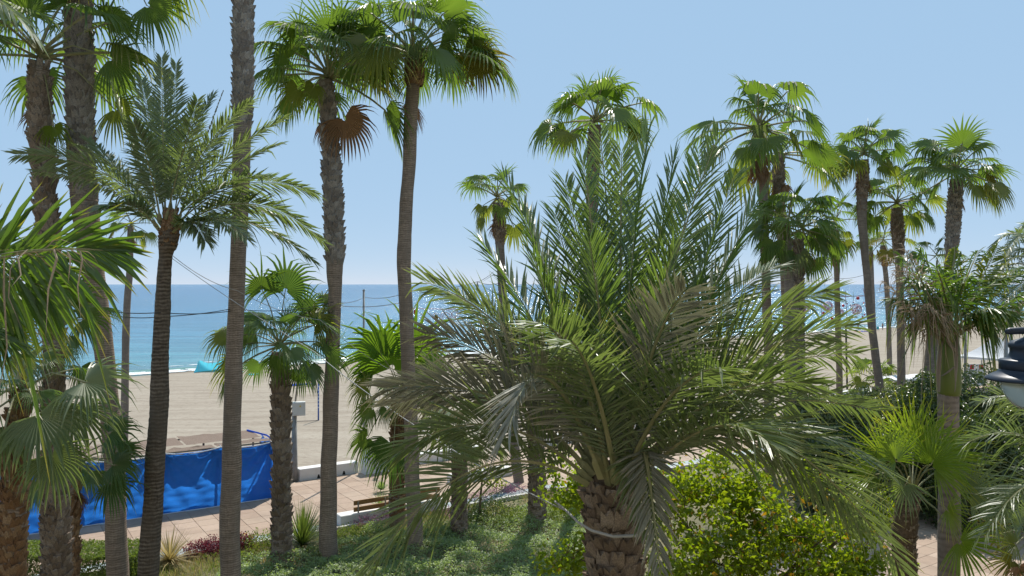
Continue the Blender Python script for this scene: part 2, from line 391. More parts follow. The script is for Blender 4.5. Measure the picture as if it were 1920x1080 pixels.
def boots(root, pts, zlo, zhi, mat, size=.15, single=True, dens=1., seed=0, out=1., maxn=290, back=False):
    """Cut leaf bases spiralling round a trunk; single -> each an object, else joined."""
    rg = random.Random(seed); sp = spline(pts, .05); zs = [q[2] for q in sp][::-1]; cols = list(zip(*[q for q in sp[::-1]]))
    f = lambda z, c: np.interp(z, zs, cols[c])
    z = zlo; k = 0; row = []
    while z < zhi:
        r = f(z, 3); per = max(5, int(2*pi*r/(size*.92)*dens))
        for j in range(per):
            an = 2*pi*(j+.5*(k % 2)+rg.uniform(-.14, .14))/per
            row.append((z+rg.uniform(-.3, .3)*size, an, size*rg.uniform(.85, 1.25)))
        z += size*.62/dens; k += 1
    base = gorg(root); mbj = MB(); cnt = 0
    if single: row.sort(key=lambda q: sin(q[1]) > .25)      # those that face away from the picture come last and are joined
    for z, an, s in row:
        p = V((f(z, 0), f(z, 1), z)); r = f(z, 3)*.76
        ti = rg.uniform(-.12, .2); q = p+V((cos(an), sin(an), 0))*r; me, src = rg.choice(BOOT)
        far = sin(an) > .25
        if single and not far and cnt < maxn:
            o = inst('leaf_base', me, root, q-base, 0, (s, s*out, s*1.1), mat, (ti, rg.uniform(-.2, .2), an-pi/2)); cnt += 1
        else:
            mt = Matrix.Translation(q) @ Matrix.Rotation(an-pi/2, 4, 'Z') @ Matrix.Rotation(ti, 4, 'X') @ Matrix.Diagonal((s, s*out, s*1.1, 1))
            rv = rg.random(); o0 = len(mbj.v)
            for vv in src.v: mbj.vert(mt @ V(vv), 0, rv)
            for fc in src.f: mbj.face(*[i+o0 for i in fc])
    if mbj.v: stuff(mbj.build('leaf_base_bark', mat, root))

def fan_palm(label, d, tr, crown, Rpx, n=30, seed=1, boot=None, bsize=.15, bsingle=False, bmat='boot', tmat='ring', mats=('fan', 'fan_warm', 'old', 'dry'), lo=-55, hi=80, group='tall fan palms along the beach garden', oldf=.0, extra=(), lod=None, skirt=4, ground=0., knob=None, bias=None):
    rg = random.Random(seed); pts = world_trunk(d, tr, ground)
    root = thing('fan_palm', label, 'palm tree', (pts[-1][0], pts[-1][1], ground), group)
    zb = sorted([P(0, y, d).z for y in boot]) if boot else None
    core_pts = [(x, y, z, r*(.78 if zb and zb[0] < z < zb[1] else 1)) for x, y, z, r in pts]
    trunk_part(root, core_pts, M[tmat], seed=seed, ringh=.22, amp=.012, jag=.008, sides=16 if d < 35 else 10)
    if zb: boots(root, pts, zb[0], zb[1], M[bmat], bsize, bsingle, seed=seed)
    c = P(crown[0], crown[1], d); base = gorg(root)
    if knob:
        zk = P(0, knob[1], d); r = knob[2]/2/F*d
        boots(root, [(P(knob[0], 0, d).x, d, zk.z+r*1.1, r), (P(knob[0], 0, d).x, d, zk.z-r*.8, r*.9)], zk.z-r*.8, zk.z+r*1.0, M['boot_rust'], .17, False, 1.2, seed)
    lod = lod or ('hi' if d < 34 else 'lo'); sc = Rpx/F*d/1.75
    n = max(9, int(n*rg.uniform(.72, .92))); blade_k = rg.uniform(.92, 1.1)
    for i in range(n):
        u = (i+.5)/n; e = hi+(lo-hi)*u**.82; e += rg.uniform(-9, 9)
        ci = min(range(len(CLS)), key=lambda k: abs(CLS[k]-e)); az = i*2.39996+rg.uniform(-.35, .35)
        me = LEAF[lod, ci, rg.randrange(3)]
        if e > 5: mt = mats[0]
        elif e > -28: mt = mats[1] if rg.random() < .45+oldf else mats[0]
        else: mt = mats[2] if rg.random() < .28+oldf else mats[1]
        inst('frond', me, root, c-base+V((rg.uniform(-.05, .05), rg.uniform(-.05, .05), .12*sin(R(e)))), az, sc*blade_k*rg.uniform(.8, 1.18), M[mt], (rg.uniform(-.14, .14), rg.uniform(-.1, .1), az))
    for i in range(skirt):
        az = rg.uniform(0, 6.28); o = inst('dry_frond', LEAF[lod, 6, rg.randrange(3)], root, c-base-UP*.25*sc, az, sc*rg.uniform(.45, .7), M[mats[3]], (0, .25, az))
    for (hx, hy, dd, ang, rp, face, mt, *dt) in extra: aimed(root, c, d, hx, hy, dd, ang, rp, face, mt, rg, dt=dt[0] if dt else 0.)
    return root
def aimed(root, c, d, hx, hy, dd, ang, rp, face, mt, rg=rnd, dt=0., name='frond', **kw):
    H = P(hx, hy, d+dd); an = R(ang); a = V((cos(an), dt, sin(an))).normalized()
    n = V((0, -1, 0))*face+UP*(1-abs(face)); mb = MB()
    kw.setdefault('nseg', 28); kw.setdefault('pleat', .55); kw.setdefault('droop', .55); kw.setdefault('fuse', rg.uniform(.32, .45)); kw.setdefault('vfold', rg.uniform(.05, .25))
    kw.setdefault('spread', R(rg.uniform(95, 118)))
    fan_to(mb, c, H, a, n, rp/F*(d+dd), rg=rg, **kw)
    return mb.build(name, [M[mt], M['rachis']], root)
def date_fronds(root, d, c0, lst, Lm, wd, npt, rad, rg, mats, **kw):
    for it in lst:
        (sx, sy), (cx, cy), (tx, ty), dd, mt = it[:5]
        k2 = dict(kw); k2.update(it[5] if len(it) > 5 else {})
        p0 = P(sx, sy, d); p1 = P(cx, cy, d+dd*.45); p2 = P(tx, ty, d+dd)
        p0 = p0+V((0, max(-.3, min(.3, dd*.12)), 0))
        hz = V((p2.x-p0.x, p2.y-p0.y, 0)); hz = hz.normalized() if hz.length > .1 else V((0, 1, 0))
        side = V((hz.y, -hz.x, 0))
        tw = k2.pop('tw', rg.uniform(-.25, .25)); ax = (p2-p0).normalized()
        side = side*cos(tw)+ax.cross(side)*sin(tw)
        L = k2.pop('L', Lm); mb = MB()
        pinnate(mb, bez(p0, p1, p2, k2.pop('n', npt)), L, k2.pop('wd', wd), side, rad=rad, rg=rg, **k2)
        mb.build('frond', [M[mt], M['rachis']], root)

# ================================================================== SETTING
def shore_n(s): return 111+(s-30)*.048
def sand_z(s, n): return -1.2-.8*(n-38)/(shore_n(s)-38)
def grid(name, rows, mat, tfun=None, smooth=True):
    """rows: list of lists of points"""
    vs = np.array([[p[0], p[1], p[2]] for r in rows for p in r]); c = len(rows[0]); k = len(rows)
    idx = np.arange(k*c).reshape(k, c)
    f = np.stack([idx[:-1, :-1], idx[:-1, 1:], idx[1:, 1:], idx[1:, :-1]], -1).reshape(-1, 4)
    t = np.array([tfun(p) for r in rows for p in r]) if tfun else None
    me = npmesh(name, vs, f, mat, t=t)
    if smooth: me.polygons.foreach_set('use_smooth', np.ones(len(f), dtype=bool))
    return npobj(name, me)
# ground
m, nt, b = newmat('garden_soil'); b.inputs['Roughness'].default_value = .95
co = objco(nt); f1 = noise(nt, co, .7, 5, .6); f2 = noise(nt, co, 9, 4)
cc = ramp(nt, f1, [(.35, (.115, .110, .045)), (.55, (.21, .175, .09)), (.7, (.10, .12, .035))])
cc = mixc(nt, ramp(nt, f2, [(.35, .6), (.65, 0.0)]), cc, (.07, .06, .035)); nt.links.new(cc, b.inputs['Base Color']); bump(nt, b, f2, .8, .05)
def gz(s, n): return -.03 if n < 37.9 else min(-1.6, sand_z(s, n)-.5)
ns = [-3000, -400, -60, 0, 20, 37.7, 38.0, 60, 100, 125, 200, 800]; ss = [-4000, -600, -60, 0, 40, 100, 250, 600, 4000]
struct(grid('ground', [[SN(s, n, gz(max(-60, min(s, 400)), min(n, 125))-(2.5 if n > 130 else 0)) for s in ss] for n in ns], m, None, False))
# sand
m, nt, b = newmat('beach_sand'); b.inputs['Roughness'].default_value = .95; b.inputs['Specular IOR Level'].default_value = .1
tc = nd(nt, 'ShaderNodeTexCoord'); mp = nd(nt, 'ShaderNodeMapping'); mp.inputs['Rotation'].default_value = (0, 0, -math.atan2(.557, .83)); mp.inputs['Scale'].default_value = (.22, 1.3, 1)
nt.links.new(tc.outputs['Object'], mp.inputs[0])
f1 = noise(nt, mp.outputs[0], .55, 5, .6); f2 = noise(nt, tc.outputs['Object'], 2.2, 5, .7); f3 = noise(nt, tc.outputs['Object'], .05, 2)
cc = ramp(nt, f1, [(.3, (.255, .212, .165)), (.5, (.310, .265, .210)), (.72, (.350, .305, .245))])
cc = mixc(nt, ramp(nt, f2, [(.28, .75), (.5, 0.0)]), cc, (.205, .165, .125))
vo = nd(nt, 'ShaderNodeTexVoronoi', Scale=1.1); nt.links.new(tc.outputs['Object'], vo.inputs[0])
cc = mixc(nt, ramp(nt, vo.outputs['Distance'], [(.06, .45), (.2, 0.0)]), cc, (.19, .155, .12))
cc = mixc(nt, ramp(nt, attr(nt, 't'), [(.965, 0.0), (.99, .75)]), cc, (.22, .18, .14))
nt.links.new(cc, b.inputs['Base Color'])
ad = nd(nt, 'ShaderNodeMath', operation='ADD'); nt.links.new(f1, ad.inputs[0]); nt.links.new(f2, ad.inputs[1]); bump(nt, b, ad.outputs[0], .55, .12)
rows = []
for i in range(75):
    n = 38.05+i*1.25
    rows.append([SN(s, n, sand_z(s, n)+.07*mnoise.noise(V((s*.35, n*.35, 1)))+.03*mnoise.noise(V((s*1.3, n*1.3, 4)))) for s in np.concatenate([np.arange(-60, 60, 1.5), np.arange(60, 420, 4)])])
struct(grid('beach_sand', rows, m, lambda p: min(1, (V(p).dot(N)-38)/(shore_n(V(p).dot(U))-38)) if True else 0))
# sea
m, nt, b = newmat('sea_water'); b.inputs['Roughness'].default_value = .16; b.inputs['IOR'].default_value = 1.33
t = attr(nt, 't')
cc = ramp(nt, t, [(0, (.20, .32, .30)), (.20, (.10, .31, .36)), (.45, (.058, .215, .325)), (.75, (.036, .158, .30)), (1, (.030, .125, .26))])
tc = nd(nt, 'ShaderNodeTexCoord'); mp = nd(nt, 'ShaderNodeMapping'); mp.inputs['Rotation'].default_value = (0, 0, -math.atan2(.557, .83)-R(12)); mp.inputs['Scale'].default_value = (.3, 1, 1)
nt.links.new(tc.outputs['Object'], mp.inputs[0])
w1 = noise(nt, mp.outputs[0], .9, 4, .6); w2 = noise(nt, mp.outputs[0], .16, 4, .6); w3 = noise(nt, mp.outputs[0], .012, 3, .6)
cc = mixc(nt, ramp(nt, w3, [(.4, 0.0), (.62, .35)]), cc, (.05, .16, .23))
cc = mixc(nt, ramp(nt, w2, [(.42, .45), (.6, 0.0)]), cc, (.020, .085, .14)); nt.links.new(cc, b.inputs['Base Color'])
ad = nd(nt, 'ShaderNodeMath', operation='ADD'); nt.links.new(w1, ad.inputs[0]); nt.links.new(w2, ad.inputs[1]); bump(nt, b, ad.outputs[0], 1.0, .9)
rows = []; offs = [-8]+[0]+[3*1.16**k for k in range(68)]
for o in offs:
    smin, smax = -150-1.2*max(o, 0), 420+5.0*max(o, 0)
    rows.append([SN(s, shore_n(min(s, 600))+o, -2) for s in np.linspace(smin, smax, 60)])
struct(grid('sea', rows, m, lambda p: min(1, max(0, math.log(1+max(0, (V(p).dot(N)-shore_n(min(V(p).dot(U), 600))))/12)/math.log(1+1500/12)))))
# foam lines and one small breaking wave along the waterline
foam = plain('sea_foam', (.78, .80, .80), (.6, .64, .65), 3, .8, .1)
wave = plain('wave_face', (.10, .22, .20), (.16, .27, .23), 2, .15, .5)
mb = MB()
for off, wid, thr in ((1.2, 1.6, -.3), (3.0, 1.1, -.05), (5.2, .8, .05), (8.5, .5, .15), (12, .4, .22)):
    for k in range(1100):
        s = -30+k*.24; nz = mnoise.noise(V((s*.16, off*3, 2)))+.5*mnoise.noise(V((s*.9, off, 7)))
        if nz < thr: continue
        w = wid*min(1, (nz-thr)*2.2+.12)*.8; n0 = shore_n(s)+off+.8*mnoise.noise(V((s*.1, off, 0)))
        e = mnoise.noise(V((s*1.7, off, 5)))*.35
        q = [mb.vert(SN(a, n0+c, -1.975+.05*(off < 4))) for a, c in ((s, -w+e), (s+.26, -w-e), (s+.26, w+e*.5), (s, w-e))]; mb.face(*q)
stuff(mb.build('sea_foam', foam))
mb = MB(); prev = None
for k in range(160):
    s = -20+k*.55; h = .6*max(0, mnoise.noise(V((s*.045, 3.3, 1)))+.35)*(1+.3*mnoise.noise(V((s*.6, 1, 1)))); n0 = shore_n(s)+4.2+.5*mnoise.noise(V((s*.12, 0, 2)))
    row = [mb.vert(SN(s, n0+a, -2.02+h*z)) for a, z in ((-1.1, 0), (-.55, .55), (-.3, 1), (.2, .95), (1.8, 0))]
    if prev:
        for a, c, i, j in zip(prev, row, prev[1:], row[1:]): mb.face(a, c, j, i)
    prev = row
o = mb.build('breaking_wave', wave, None, True); struct(o)

# ---- promenade and garden path: a base sheet with every paving tile on it
def tile_mesh(name, hx, hy, mat):
    mb = MB(); mb.box((0, 0, 0), hx, hy, .022, U, N, .006); return mb.mesh(name, mat)
tm = []
def tilemat(nm, c1, c2):
    m, nt, b = newmat(nm); b.inputs['Roughness'].default_value = .7; b.inputs['Specular IOR Level'].default_value = .25
    g = nd(nt, 'ShaderNodeNewGeometry'); f = noise(nt, g.outputs['Position'], .55, 5, .65); f2 = noise(nt, g.outputs['Position'], 7, 4); oi = nd(nt, 'ShaderNodeObjectInfo')
    col = mixc(nt, oi.outputs['Random'], c1, c2)
    col = mixc(nt, ramp(nt, f, [(.30, .55), (.55, 0.0)]), col, tuple(x*.62 for x in c1))
    col = mixc(nt, ramp(nt, f2, [(.30, .30), (.5, 0.0)]), col, tuple(x*.7 for x in c1)); nt.links.new(col, b.inputs['Base Color']); return m
for nm, c1, c2 in (('tile_pink', (.32, .228, .165), (.38, .28, .205)), ('tile_beige', (.345, .255, .185), (.41, .305, .23)), ('tile_rose', (.30, .21, .15), (.36, .26, .19)), ('tile_blue_grey', (.27, .32, .33), (.34, .385, .385))):
    tm.append(tilemat(nm, c1, c2))
joint = plain('paving_joint', (.25, .185, .14), (.31, .235, .18), 8, .9)
def paving(name, s0, s1, n0, n1, ts, tn, vis, blue, seed, zz=.006):
    rg = random.Random(seed); mb = MB(); q = [mb.vert(SN(s, n, 0)) for s, n in ((s0, n0), (s1, n0), (s1, n1), (s0, n1))]; mb.face(*q)
    mb.v = [(x, y, zz) for x, y, z in mb.v]
    base = mb.build(name, joint, None, False, SN(s0, n0, zz)); struct(base); org = base.location
    ms = [tile_mesh('paving_tile', ts/2-.006, tn/2-.006, t) for t in tm]; rest = MB(); cells = []
    for i in range(int((s1-s0)/ts)):
        for j in range(int((n1-n0)/tn)):
            p = SN(s0+(i+.5)*ts, n0+(j+.5)*tn, zz+.022); k = 3 if blue(i, j, (s0+i*ts), (n0+j*tn)) else rg.choice((0, 0, 1, 1, 2))
            cells.append((0 if vis(p) else 1, p.length, p, k))
    cells.sort(key=lambda c: c[:2]); cnt = 0
    for v, _, p, k in cells:
        if v == 0 and cnt < 290:
            inst('paving_tile', ms[k], base, p-org+UP*rg.uniform(-.0025, .0025), 0, 1, None, (rg.uniform(-.002, .002), rg.uniform(-.002, .002), 0)); cnt += 1
        else:
            rest.cm = k; rest.box(p, ts/2-.006, tn/2-.006, .022, U, N)
    if rest.v: stuff(rest.build('distant_tiles', tm, base))
def inview(p, x0, x1, y0=0, y1=1080):
    if p.y < 5: return False
    px = 960+p.x/p.y*F; py = HZ+(CAMZ-p.z)/p.y*F
    return x0 < px < x1 and y0 < py < y1
def bl(i, j, s, n): return n > 36.6 or (n > 34.2 and s < 11 and (i*7+j) % 9 in (0, 1)) or n < 29.9
paving('promenade', -24, 90, 29.4, 37.4, .8, .8, lambda p: inview(p, 40, 930, 880, 1060), bl, 3)
paving('garden_path', 14, 60, 10.2, 17.4, .9, .6, lambda p: inview(p, 1600, 1920, 940, 1090), lambda i, j, s, n: False, 4)
kerb_m = plain('kerb_stone', (.42, .40, .37), (.5, .48, .44), 6, .8)
mb = MB(); mb.box(SN(33, 29.28, .06), 57, .09, .08, U, N, .01); struct(mb.build('kerb', kerb_m, None, False, SN(33, 29.28, 0)))
white = plain('white_render', (.62, .60, .56), (.70, .68, .65), 1.2, .8, .2, .05)
def block(mb, s, n, z0, z1, ls, ln, bev=.015): mb.box(SN(s, n, (z0+z1)/2), ls/2, ln/2, (z1-z0)/2, U, N, bev)
drain_m = plain('drain_hole', (.02, .02, .02), None, 5, .9)
def low_wall(label, s, ls, z1=.58, drains=()):
    root = thing('low_wall', label, 'wall', SN(s, 37.75, 0), 'low white walls between promenade and beach')
    for k in range(max(1, round(ls/1.5))):
        w = ls/max(1, round(ls/1.5)); mb = MB(); block(mb, s-ls/2+w*(k+.5), 37.75, -1.3, z1, w-.012, .55); mb.build('wall_block', white, root)
    for q in drains:
        mb = MB(); n = 37.75-.277; a, c, e, g = [mb.vert(SN(s+q+i, n-.004, z)) for i, z in ((-.09, .05), (.09, .05), (.03, .24), (-.03, .24))]; mb.face(a, c, e, g); mb.build('drain_hole', drain_m, root)
low_wall('short white wall stub just left of the pole with the meter box', 11.75, .9)
low_wall('low white wall with dark drain holes right of the meter box pole', 14.35, 3.0, .6, (-.55, .75))
low_wall('low white wall behind the bright green young fan palm', 21.0, 4.0)
low_wall('low white wall behind the feathery date palm, far stretch', 33.0, 12)
# tapered white pylon closing the wall
root = thing('white_pylon', 'broad white tapered pylon at the end of the low wall', 'pylon', SN(17.0, 37.3, 0))
mb = MB(); q0 = [mb.vert(SN(17+a, 37.3+c, 0)) for a, c in ((-1.05, -.4), (1.05, -.4), (1.05, .4), (-1.05, .4))]; q1 = [mb.vert(SN(17+a, 37.3+c, 1.35)) for a, c in ((-.72, -.25), (.72, -.25), (.72, .25), (-.72, .25))]
mb.face(*q1)
for i in range(4): mb.face(q0[i], q0[(i+1) % 4], q1[(i+1) % 4], q1[i])
mb.build('pylon_body', white, root); mb = MB(); block(mb, 17, 37.3, 1.35, 1.43, 1.62, .66); mb.build('pylon_cap', white, root)

# ---- benches
wood = plain('bench_wood', (.30, .155, .055), (.38, .21, .085), 5, .5, .3, .1, 0, (1, 1, 8)); steel = plain('galvanised_steel', (.36, .34, .30), (.45, .42, .38), 9, .45, .5, 0, .6)
def bench(label, s, n, L, back):
    root = thing('bench', label, 'bench', SN(s+L/2, n, 0), 'white block benches on the promenade')
    mb = MB(); block(mb, s+L/2, n, 0, .46, L, .55, .02); mb.build('seat_block', white, root)
    if back:
        for z in (.60, .86):
            mb = MB(); block(mb, s+L/2+.2, n-.17, z-.09, z+.09, L-.75, .04, .008); mb.build('back_slat', wood, root)
        for k in range(4):
            mb = MB(); x = s+.75+k*(L-1.1)/3; mb.box(SN(x, n-.215, .52), .03, .012, .38, U, N); mb.build('back_post', steel, root)
bench('white bench with two brown wooden back slats beside the purple flowers', 11.75, 29.75, 4.6, True)
bench('plain white block bench in shade behind the dark stubby trunks', 18.6, 33.0, 3.4, False)

# ---- beach stall wrapped in blue tarpaulin
m, nt, b = newmat('blue_tarpaulin'); b.inputs['Roughness'].default_value = .27; b.inputs['Specular IOR Level'].default_value = .8
co = objco(nt); f = noise(nt, co, 1.4, 4); f2 = noise(nt, objco(nt, (1.2, 1.2, 5)), 4, 6, .75)
cc = ramp(nt, f, [(.3, (.014, .085, .34)), (.5, (.022, .12, .44)), (.7, (.04, .16, .50))]); nt.links.new(cc, b.inputs['Base Color']); bump(nt, b, f2, 1.0, .11)
tr = nd(nt, 'ShaderNodeBsdfTranslucent'); tr.inputs[0].default_value = (.03, .25, .85, 1); mx = nd(nt, 'ShaderNodeMixShader', i0=.5)
nt.links.new(b.outputs[0], mx.inputs[1]); nt.links.new(tr.outputs[0], mx.inputs[2]); nt.links.new(mx.outputs[0], nt.nodes['Material Output'].inputs[0]); TARP = m
mat_m = plain('reed_mat', (.155, .115, .09), (.24, .185, .15), 14, .95, .05, .6, 0, (6, .6, 1)); post_m = plain('weathered_timber', (.22, .18, .14), (.30, .25, .20), 6, .85, .1)
def tarp_sheet(s0, s1, n, z1, pins, nx, nz, seed, zbot=.03):
    mb = MB(); idx = []
    for j in range(nz+1):
        row = []
        for i in range(nx+1):
            s = s0+(s1-s0)*i/nx; w = j/nz
            k = max(0, min(len(pins)-2, sum(1 for p in pins if p <= s)-1)); a, c = pins[k], pins[k+1]; q = (s-a)/(c-a)
            top = z1-.16*4*q*(1-q)*(.6+.4*mnoise.noise(V((k*3.1, seed, 0))))
            z = zbot+(top-zbot)*w; off = 0
            for p in pins:
                dx, dz = s-p, z1-z+.05; an = math.atan2(dx, dz); rr = math.hypot(dx, dz)
                if rr < 2.6: off += .13*sin(an*17+p*5)*math.exp(-rr/1.3)*min(1, rr*3)
            off += .10*mnoise.noise(V((s*.9, z*1.0, seed)))+.045*mnoise.noise(V((s*1.6+z*2.5, z*4.6-s*.8, seed+3)))+.035*mnoise.noise(V((s*2.2, z*8, seed+8)))+.02*mnoise.noise(V((s*7, z*11, seed+9)))
            off += .06*max(0, 1-z/.5)*mnoise.noise(V((s*1.3, 2, seed)))
            row.append(mb.vert(SN(s, n-.05+off*(1 if w < .98 else .3), z)))
        idx.append(row)
    for a, c in zip(idx, idx[1:]):
        for i in range(nx): mb.face(a[i], a[i+1], c[i+1], c[i])
    return mb
root = thing('beach_stall', 'long beach stall wrapped in shiny blue tarpaulin under brown reed mats', 'stall', SN(3, 36.5, 0))
tarp_sheet(-9, 10.9, 35.25, 2.55, [-9, -5.8, -2.6, .6, 3.6, 6.3, 8.6, 10.9], 220, 34, 3).build('tarpaulin', TARP, root, True)
hem_m = plain('pale_hem_tape', (.45, .50, .55), (.55, .58, .62), 9, .6); pins = [-9, -5.8, -2.6, .6, 3.6, 6.3, 8.6, 10.9]
for a_, c_ in zip(pins, pins[1:]):
    mb = MB(); mb.tube([SN(a_+(c_-a_)*i/10, 35.18, 2.55-.13*4*(i/10)*(1-i/10)) for i in range(11)], .028, 5); mb.build('hem', hem_m, root, True)
    mb = MB(); mb.tube([SN(a_+.02, 35.16, 2.53), SN(a_+.02, 35.3, 2.62), SN(a_+.06, 35.36, 2.50)], .012, 4); mb.build('tie', hem_m, root)
mb = MB(); mb.tube([SN(-9+i*.4, 35.14+.05*mnoise.noise(V((i*.5, 1, 1))), .045) for i in range(50)], .03, 5); mb.build('ground_hem', hem_m, root, True)
mb = MB(); sh = tarp_sheet(0, 2.2, 0, 2.5, [0, 1.1, 2.2], 24, 24, 9); mb.f = sh.f; mb.t = sh.t; mb.r = sh.r; mb.m = sh.m
for x, y, z in sh.v:
    p = V((x, y, z)); mb.v.append(tuple(SN(10.92-p.dot(N), 35.3+p.dot(U), z)))
mb.build('side_tarpaulin', TARP, root, True)
for s in (-9, -5.8, -2.6, .6, 3.6, 6.3, 8.6, 10.85):
    for n in (35.36, 38.2):
        mb = MB(); mb.tube([SN(s, n, -1.2 if n > 37.9 else 0), SN(s, n, 2.5)], .05, 8); mb.build('post', post_m, root)
for n in (35.36, 38.2):
    mb = MB(); mb.tube([SN(-9.1, n, 2.49), SN(10.95, n, 2.49)], .035, 8); mb.build('roof_beam', post_m, root)
rg = random.Random(5)
for s0, s1, n0, n1 in [(-9+i*2.5, -9+i*2.5+2.42, 35.32, 35.92) for i in range(8)]+[(-9+i*3.3, -9+i*3.3+3.2, 36.42, 38.5) for i in range(6)]:
    mb = MB(); idx = []; tz = rg.uniform(0, .07)
    for i in range(9):
        idx.append([mb.vert(SN(s0+(s1-s0)*i/8, n0+(n1-n0)*j/5+(.03 if j < 5 else .22)*mnoise.noise(V((i*.8, s0, 2))), 2.54+tz+.035*mnoise.noise(V((i*.9+s0, j*.9, n0)))+(.04 if j == 5 and i % 3 == 0 else 0))) for j in range(6)])
    for a, c in zip(idx, idx[1:]):
        for j in range(5): mb.face(a[j], c[j], c[j+1], a[j+1])
    mb.build('reed_mat', mat_m, root)
mb = MB(); mb.tube([SN(10.9, 35.3, 2.6), SN(10.95, 36.4, 2.62), SN(10.6, 38.3, 2.60)], .04, 6); mb.build('rolled_tarp_edge', TARP, root)

# ---- pole with meter box
grey = plain('grey_pole_paint', (.20, .195, .185), (.29, .28, .265), 5, .6, .3); boxm = plain('meter_box_plastic', (.56, .55, .51), (.64, .63, .59), 2, .5, .3)
d = 38.3; root = thing('utility_pole', 'grey tapered pole with a pale meter box and thin leaning mast', 'pole', V((P(552, 900, d).x, d, 0)))
mb = MB(); x = P(552, 0, d).x; mb.tube([(x, d, 0), (x, d, .9), (x, d, 3.25)], [.17, .15, .11], 12); mb.build('pole_shaft', grey, root, True)
mb = MB(); c = P(560, 766, d); mb.box(c, .31, .14, .33, V((.96, .28, 0)), V((-.28, .96, 0)), .02); bx = mb.build('meter_box', boxm, root)
mb = MB(); mb.box(c+V((.27*.28/.28*.0, -.155, 0)), .27, .008, .29, V((.96, .28, 0)), V((-.28, .96, 0)), .006); mb.build('box_door', boxm, bx)
yl = plain('warning_sticker', (.7, .5, .05), None, 3, .5)
mb = MB(); q = [mb.vert(c+V((.96, .28, 0))*a+UP*z+V((.28, -.96, 0))*.172) for a, z in ((.02, .1), (.12, .1), (.07, .19))]; mb.face(*q); mb.build('warning_sticker', yl, bx)
mb = MB(); mb.tube([P(554, 752, d), P(559, 710, d), P(568, 655, d)], [.05, .045, .035], 6); mb.build('mast', post_m, root)

# ================================================================== PALMS
# --- tall palms on the left
fan_palm('thick shaggy fan palm crown at the far upper left, its bark warm brown', 21, [(73, 128, 36), (76, 250, 43), (88, 420, 42), (98, 620, 42), (104, 800, 44), (106, 1000, 46), (106, 1080, 48)], (72, 108), 205, 21, 3, boot=(128, 640), bsize=.24, bsingle=True, bmat='boot', lo=-2, skirt=1, extra=[(205, 110, -.5, -18, 105, .8, 'fan'), (215, 205, .2, -28, 90, .8, 'fan_warm'), (100, 235, -.3, -75, 62, .9, 'fan_lime')])
fan_palm('tall leaning fan palm, grey scaly above and smooth at the foot, at upper left', 21.5, [(137, -190, 40), (145, 0, 50), (150, 180, 54), (152, 300, 52), (163, 420, 46), (185, 580, 36), (204, 740, 34), (215, 900, 36), (221, 1080, 40)], (137, -185), 235, 30, 5, boot=(-190, 415), bsize=.23, bsingle=True, bmat='boot_grey', lo=-30, extra=[(275, 10, -.6, -30, 110, .7, 'fan')])
fan_palm('tall straight fan palm with scaly grey upper trunk, crown wholly above the picture', 22, [(458, -420, 34), (456, 0, 42), (455, 200, 40), (452, 320, 32), (447, 480, 29), (438, 700, 31), (433, 900, 36), (432, 1080, 37)], (458, -430), 190, 26, 6, boot=(-410, 235), bsize=.19, bsingle=True, bmat='boot_grey')
fan_palm('fan palm with long grey scaly trunk and one brown dead frond hanging on its right', 27.4, [(610, 150, 26), (615, 210, 32), (622, 330, 38), (628, 470, 40), (628, 520, 30), (628, 560, 25), (622, 700, 28), (617, 850, 30), (616, 970, 32), (616, 1052, 36)], (616, 145), 176, 30, 7, boot=(165, 495), bsize=.24, bsingle=True, bmat='boot_grey', lo=-12, skirt=1,
         extra=[(645, 222, -.2, -58, 88, .9, 'dry'), (560, 165, -.6, -140, 62, .8, 'fan_warm'), (545, 110, -.8, 160, 70, .8, 'fan'), (560, 60, -.5, 130, 68, .8, 'fan'), (690, 70, -.6, 60, 70, .75, 'fan'), (690, 120, -.9, -10, 72, .8, 'fan_warm'), (590, 160, -1, -120, 52, .8, 'fan_warm'), (640, 40, .3, 85, 75, .7, 'fan'), (715, 125, -.3, -35, 75, .6, 'fan')])
fan_palm('slender smooth ringed fan palm, rusty knob under its crown, right of the scaly one', 28, [(776, 130, 26), (770, 240, 25), (762, 380, 25), (758, 480, 26), (762, 600, 26), (770, 800, 27), (776, 950, 28), (778, 1035, 32)], (775, 105), 165, 30, 8, lo=-12, knob=(777, 142, 44), skirt=1, tmat='ring',
         extra=[(830, 60, -.4, 15, 80, .7, 'fan'), (870, 95, .2, -40, 82, .7, 'old'), (720, 100, -.3, -140, 72, .7, 'fan'), (850, 40, .5, 25, 70, .6, 'fan'), (775, 85, -.8, -70, 50, .9, 'fan_pale'), (895, 110, -.3, -38, 88, .85, 'old'), (880, 70, .3, -5, 80, .7, 'fan_warm'), (820, 95, -.7, -50, 78, .8, 'fan')])
fan_palm('distant thin fan palm left of the left date palm, pale crown', 42, [(245, 425, 11), (243, 500, 12), (237, 600, 13), (234, 760, 14), (233, 830, 14)], (246, 420), 52, 22, 9, tmat='ring_grey', skirt=5, oldf=.25)
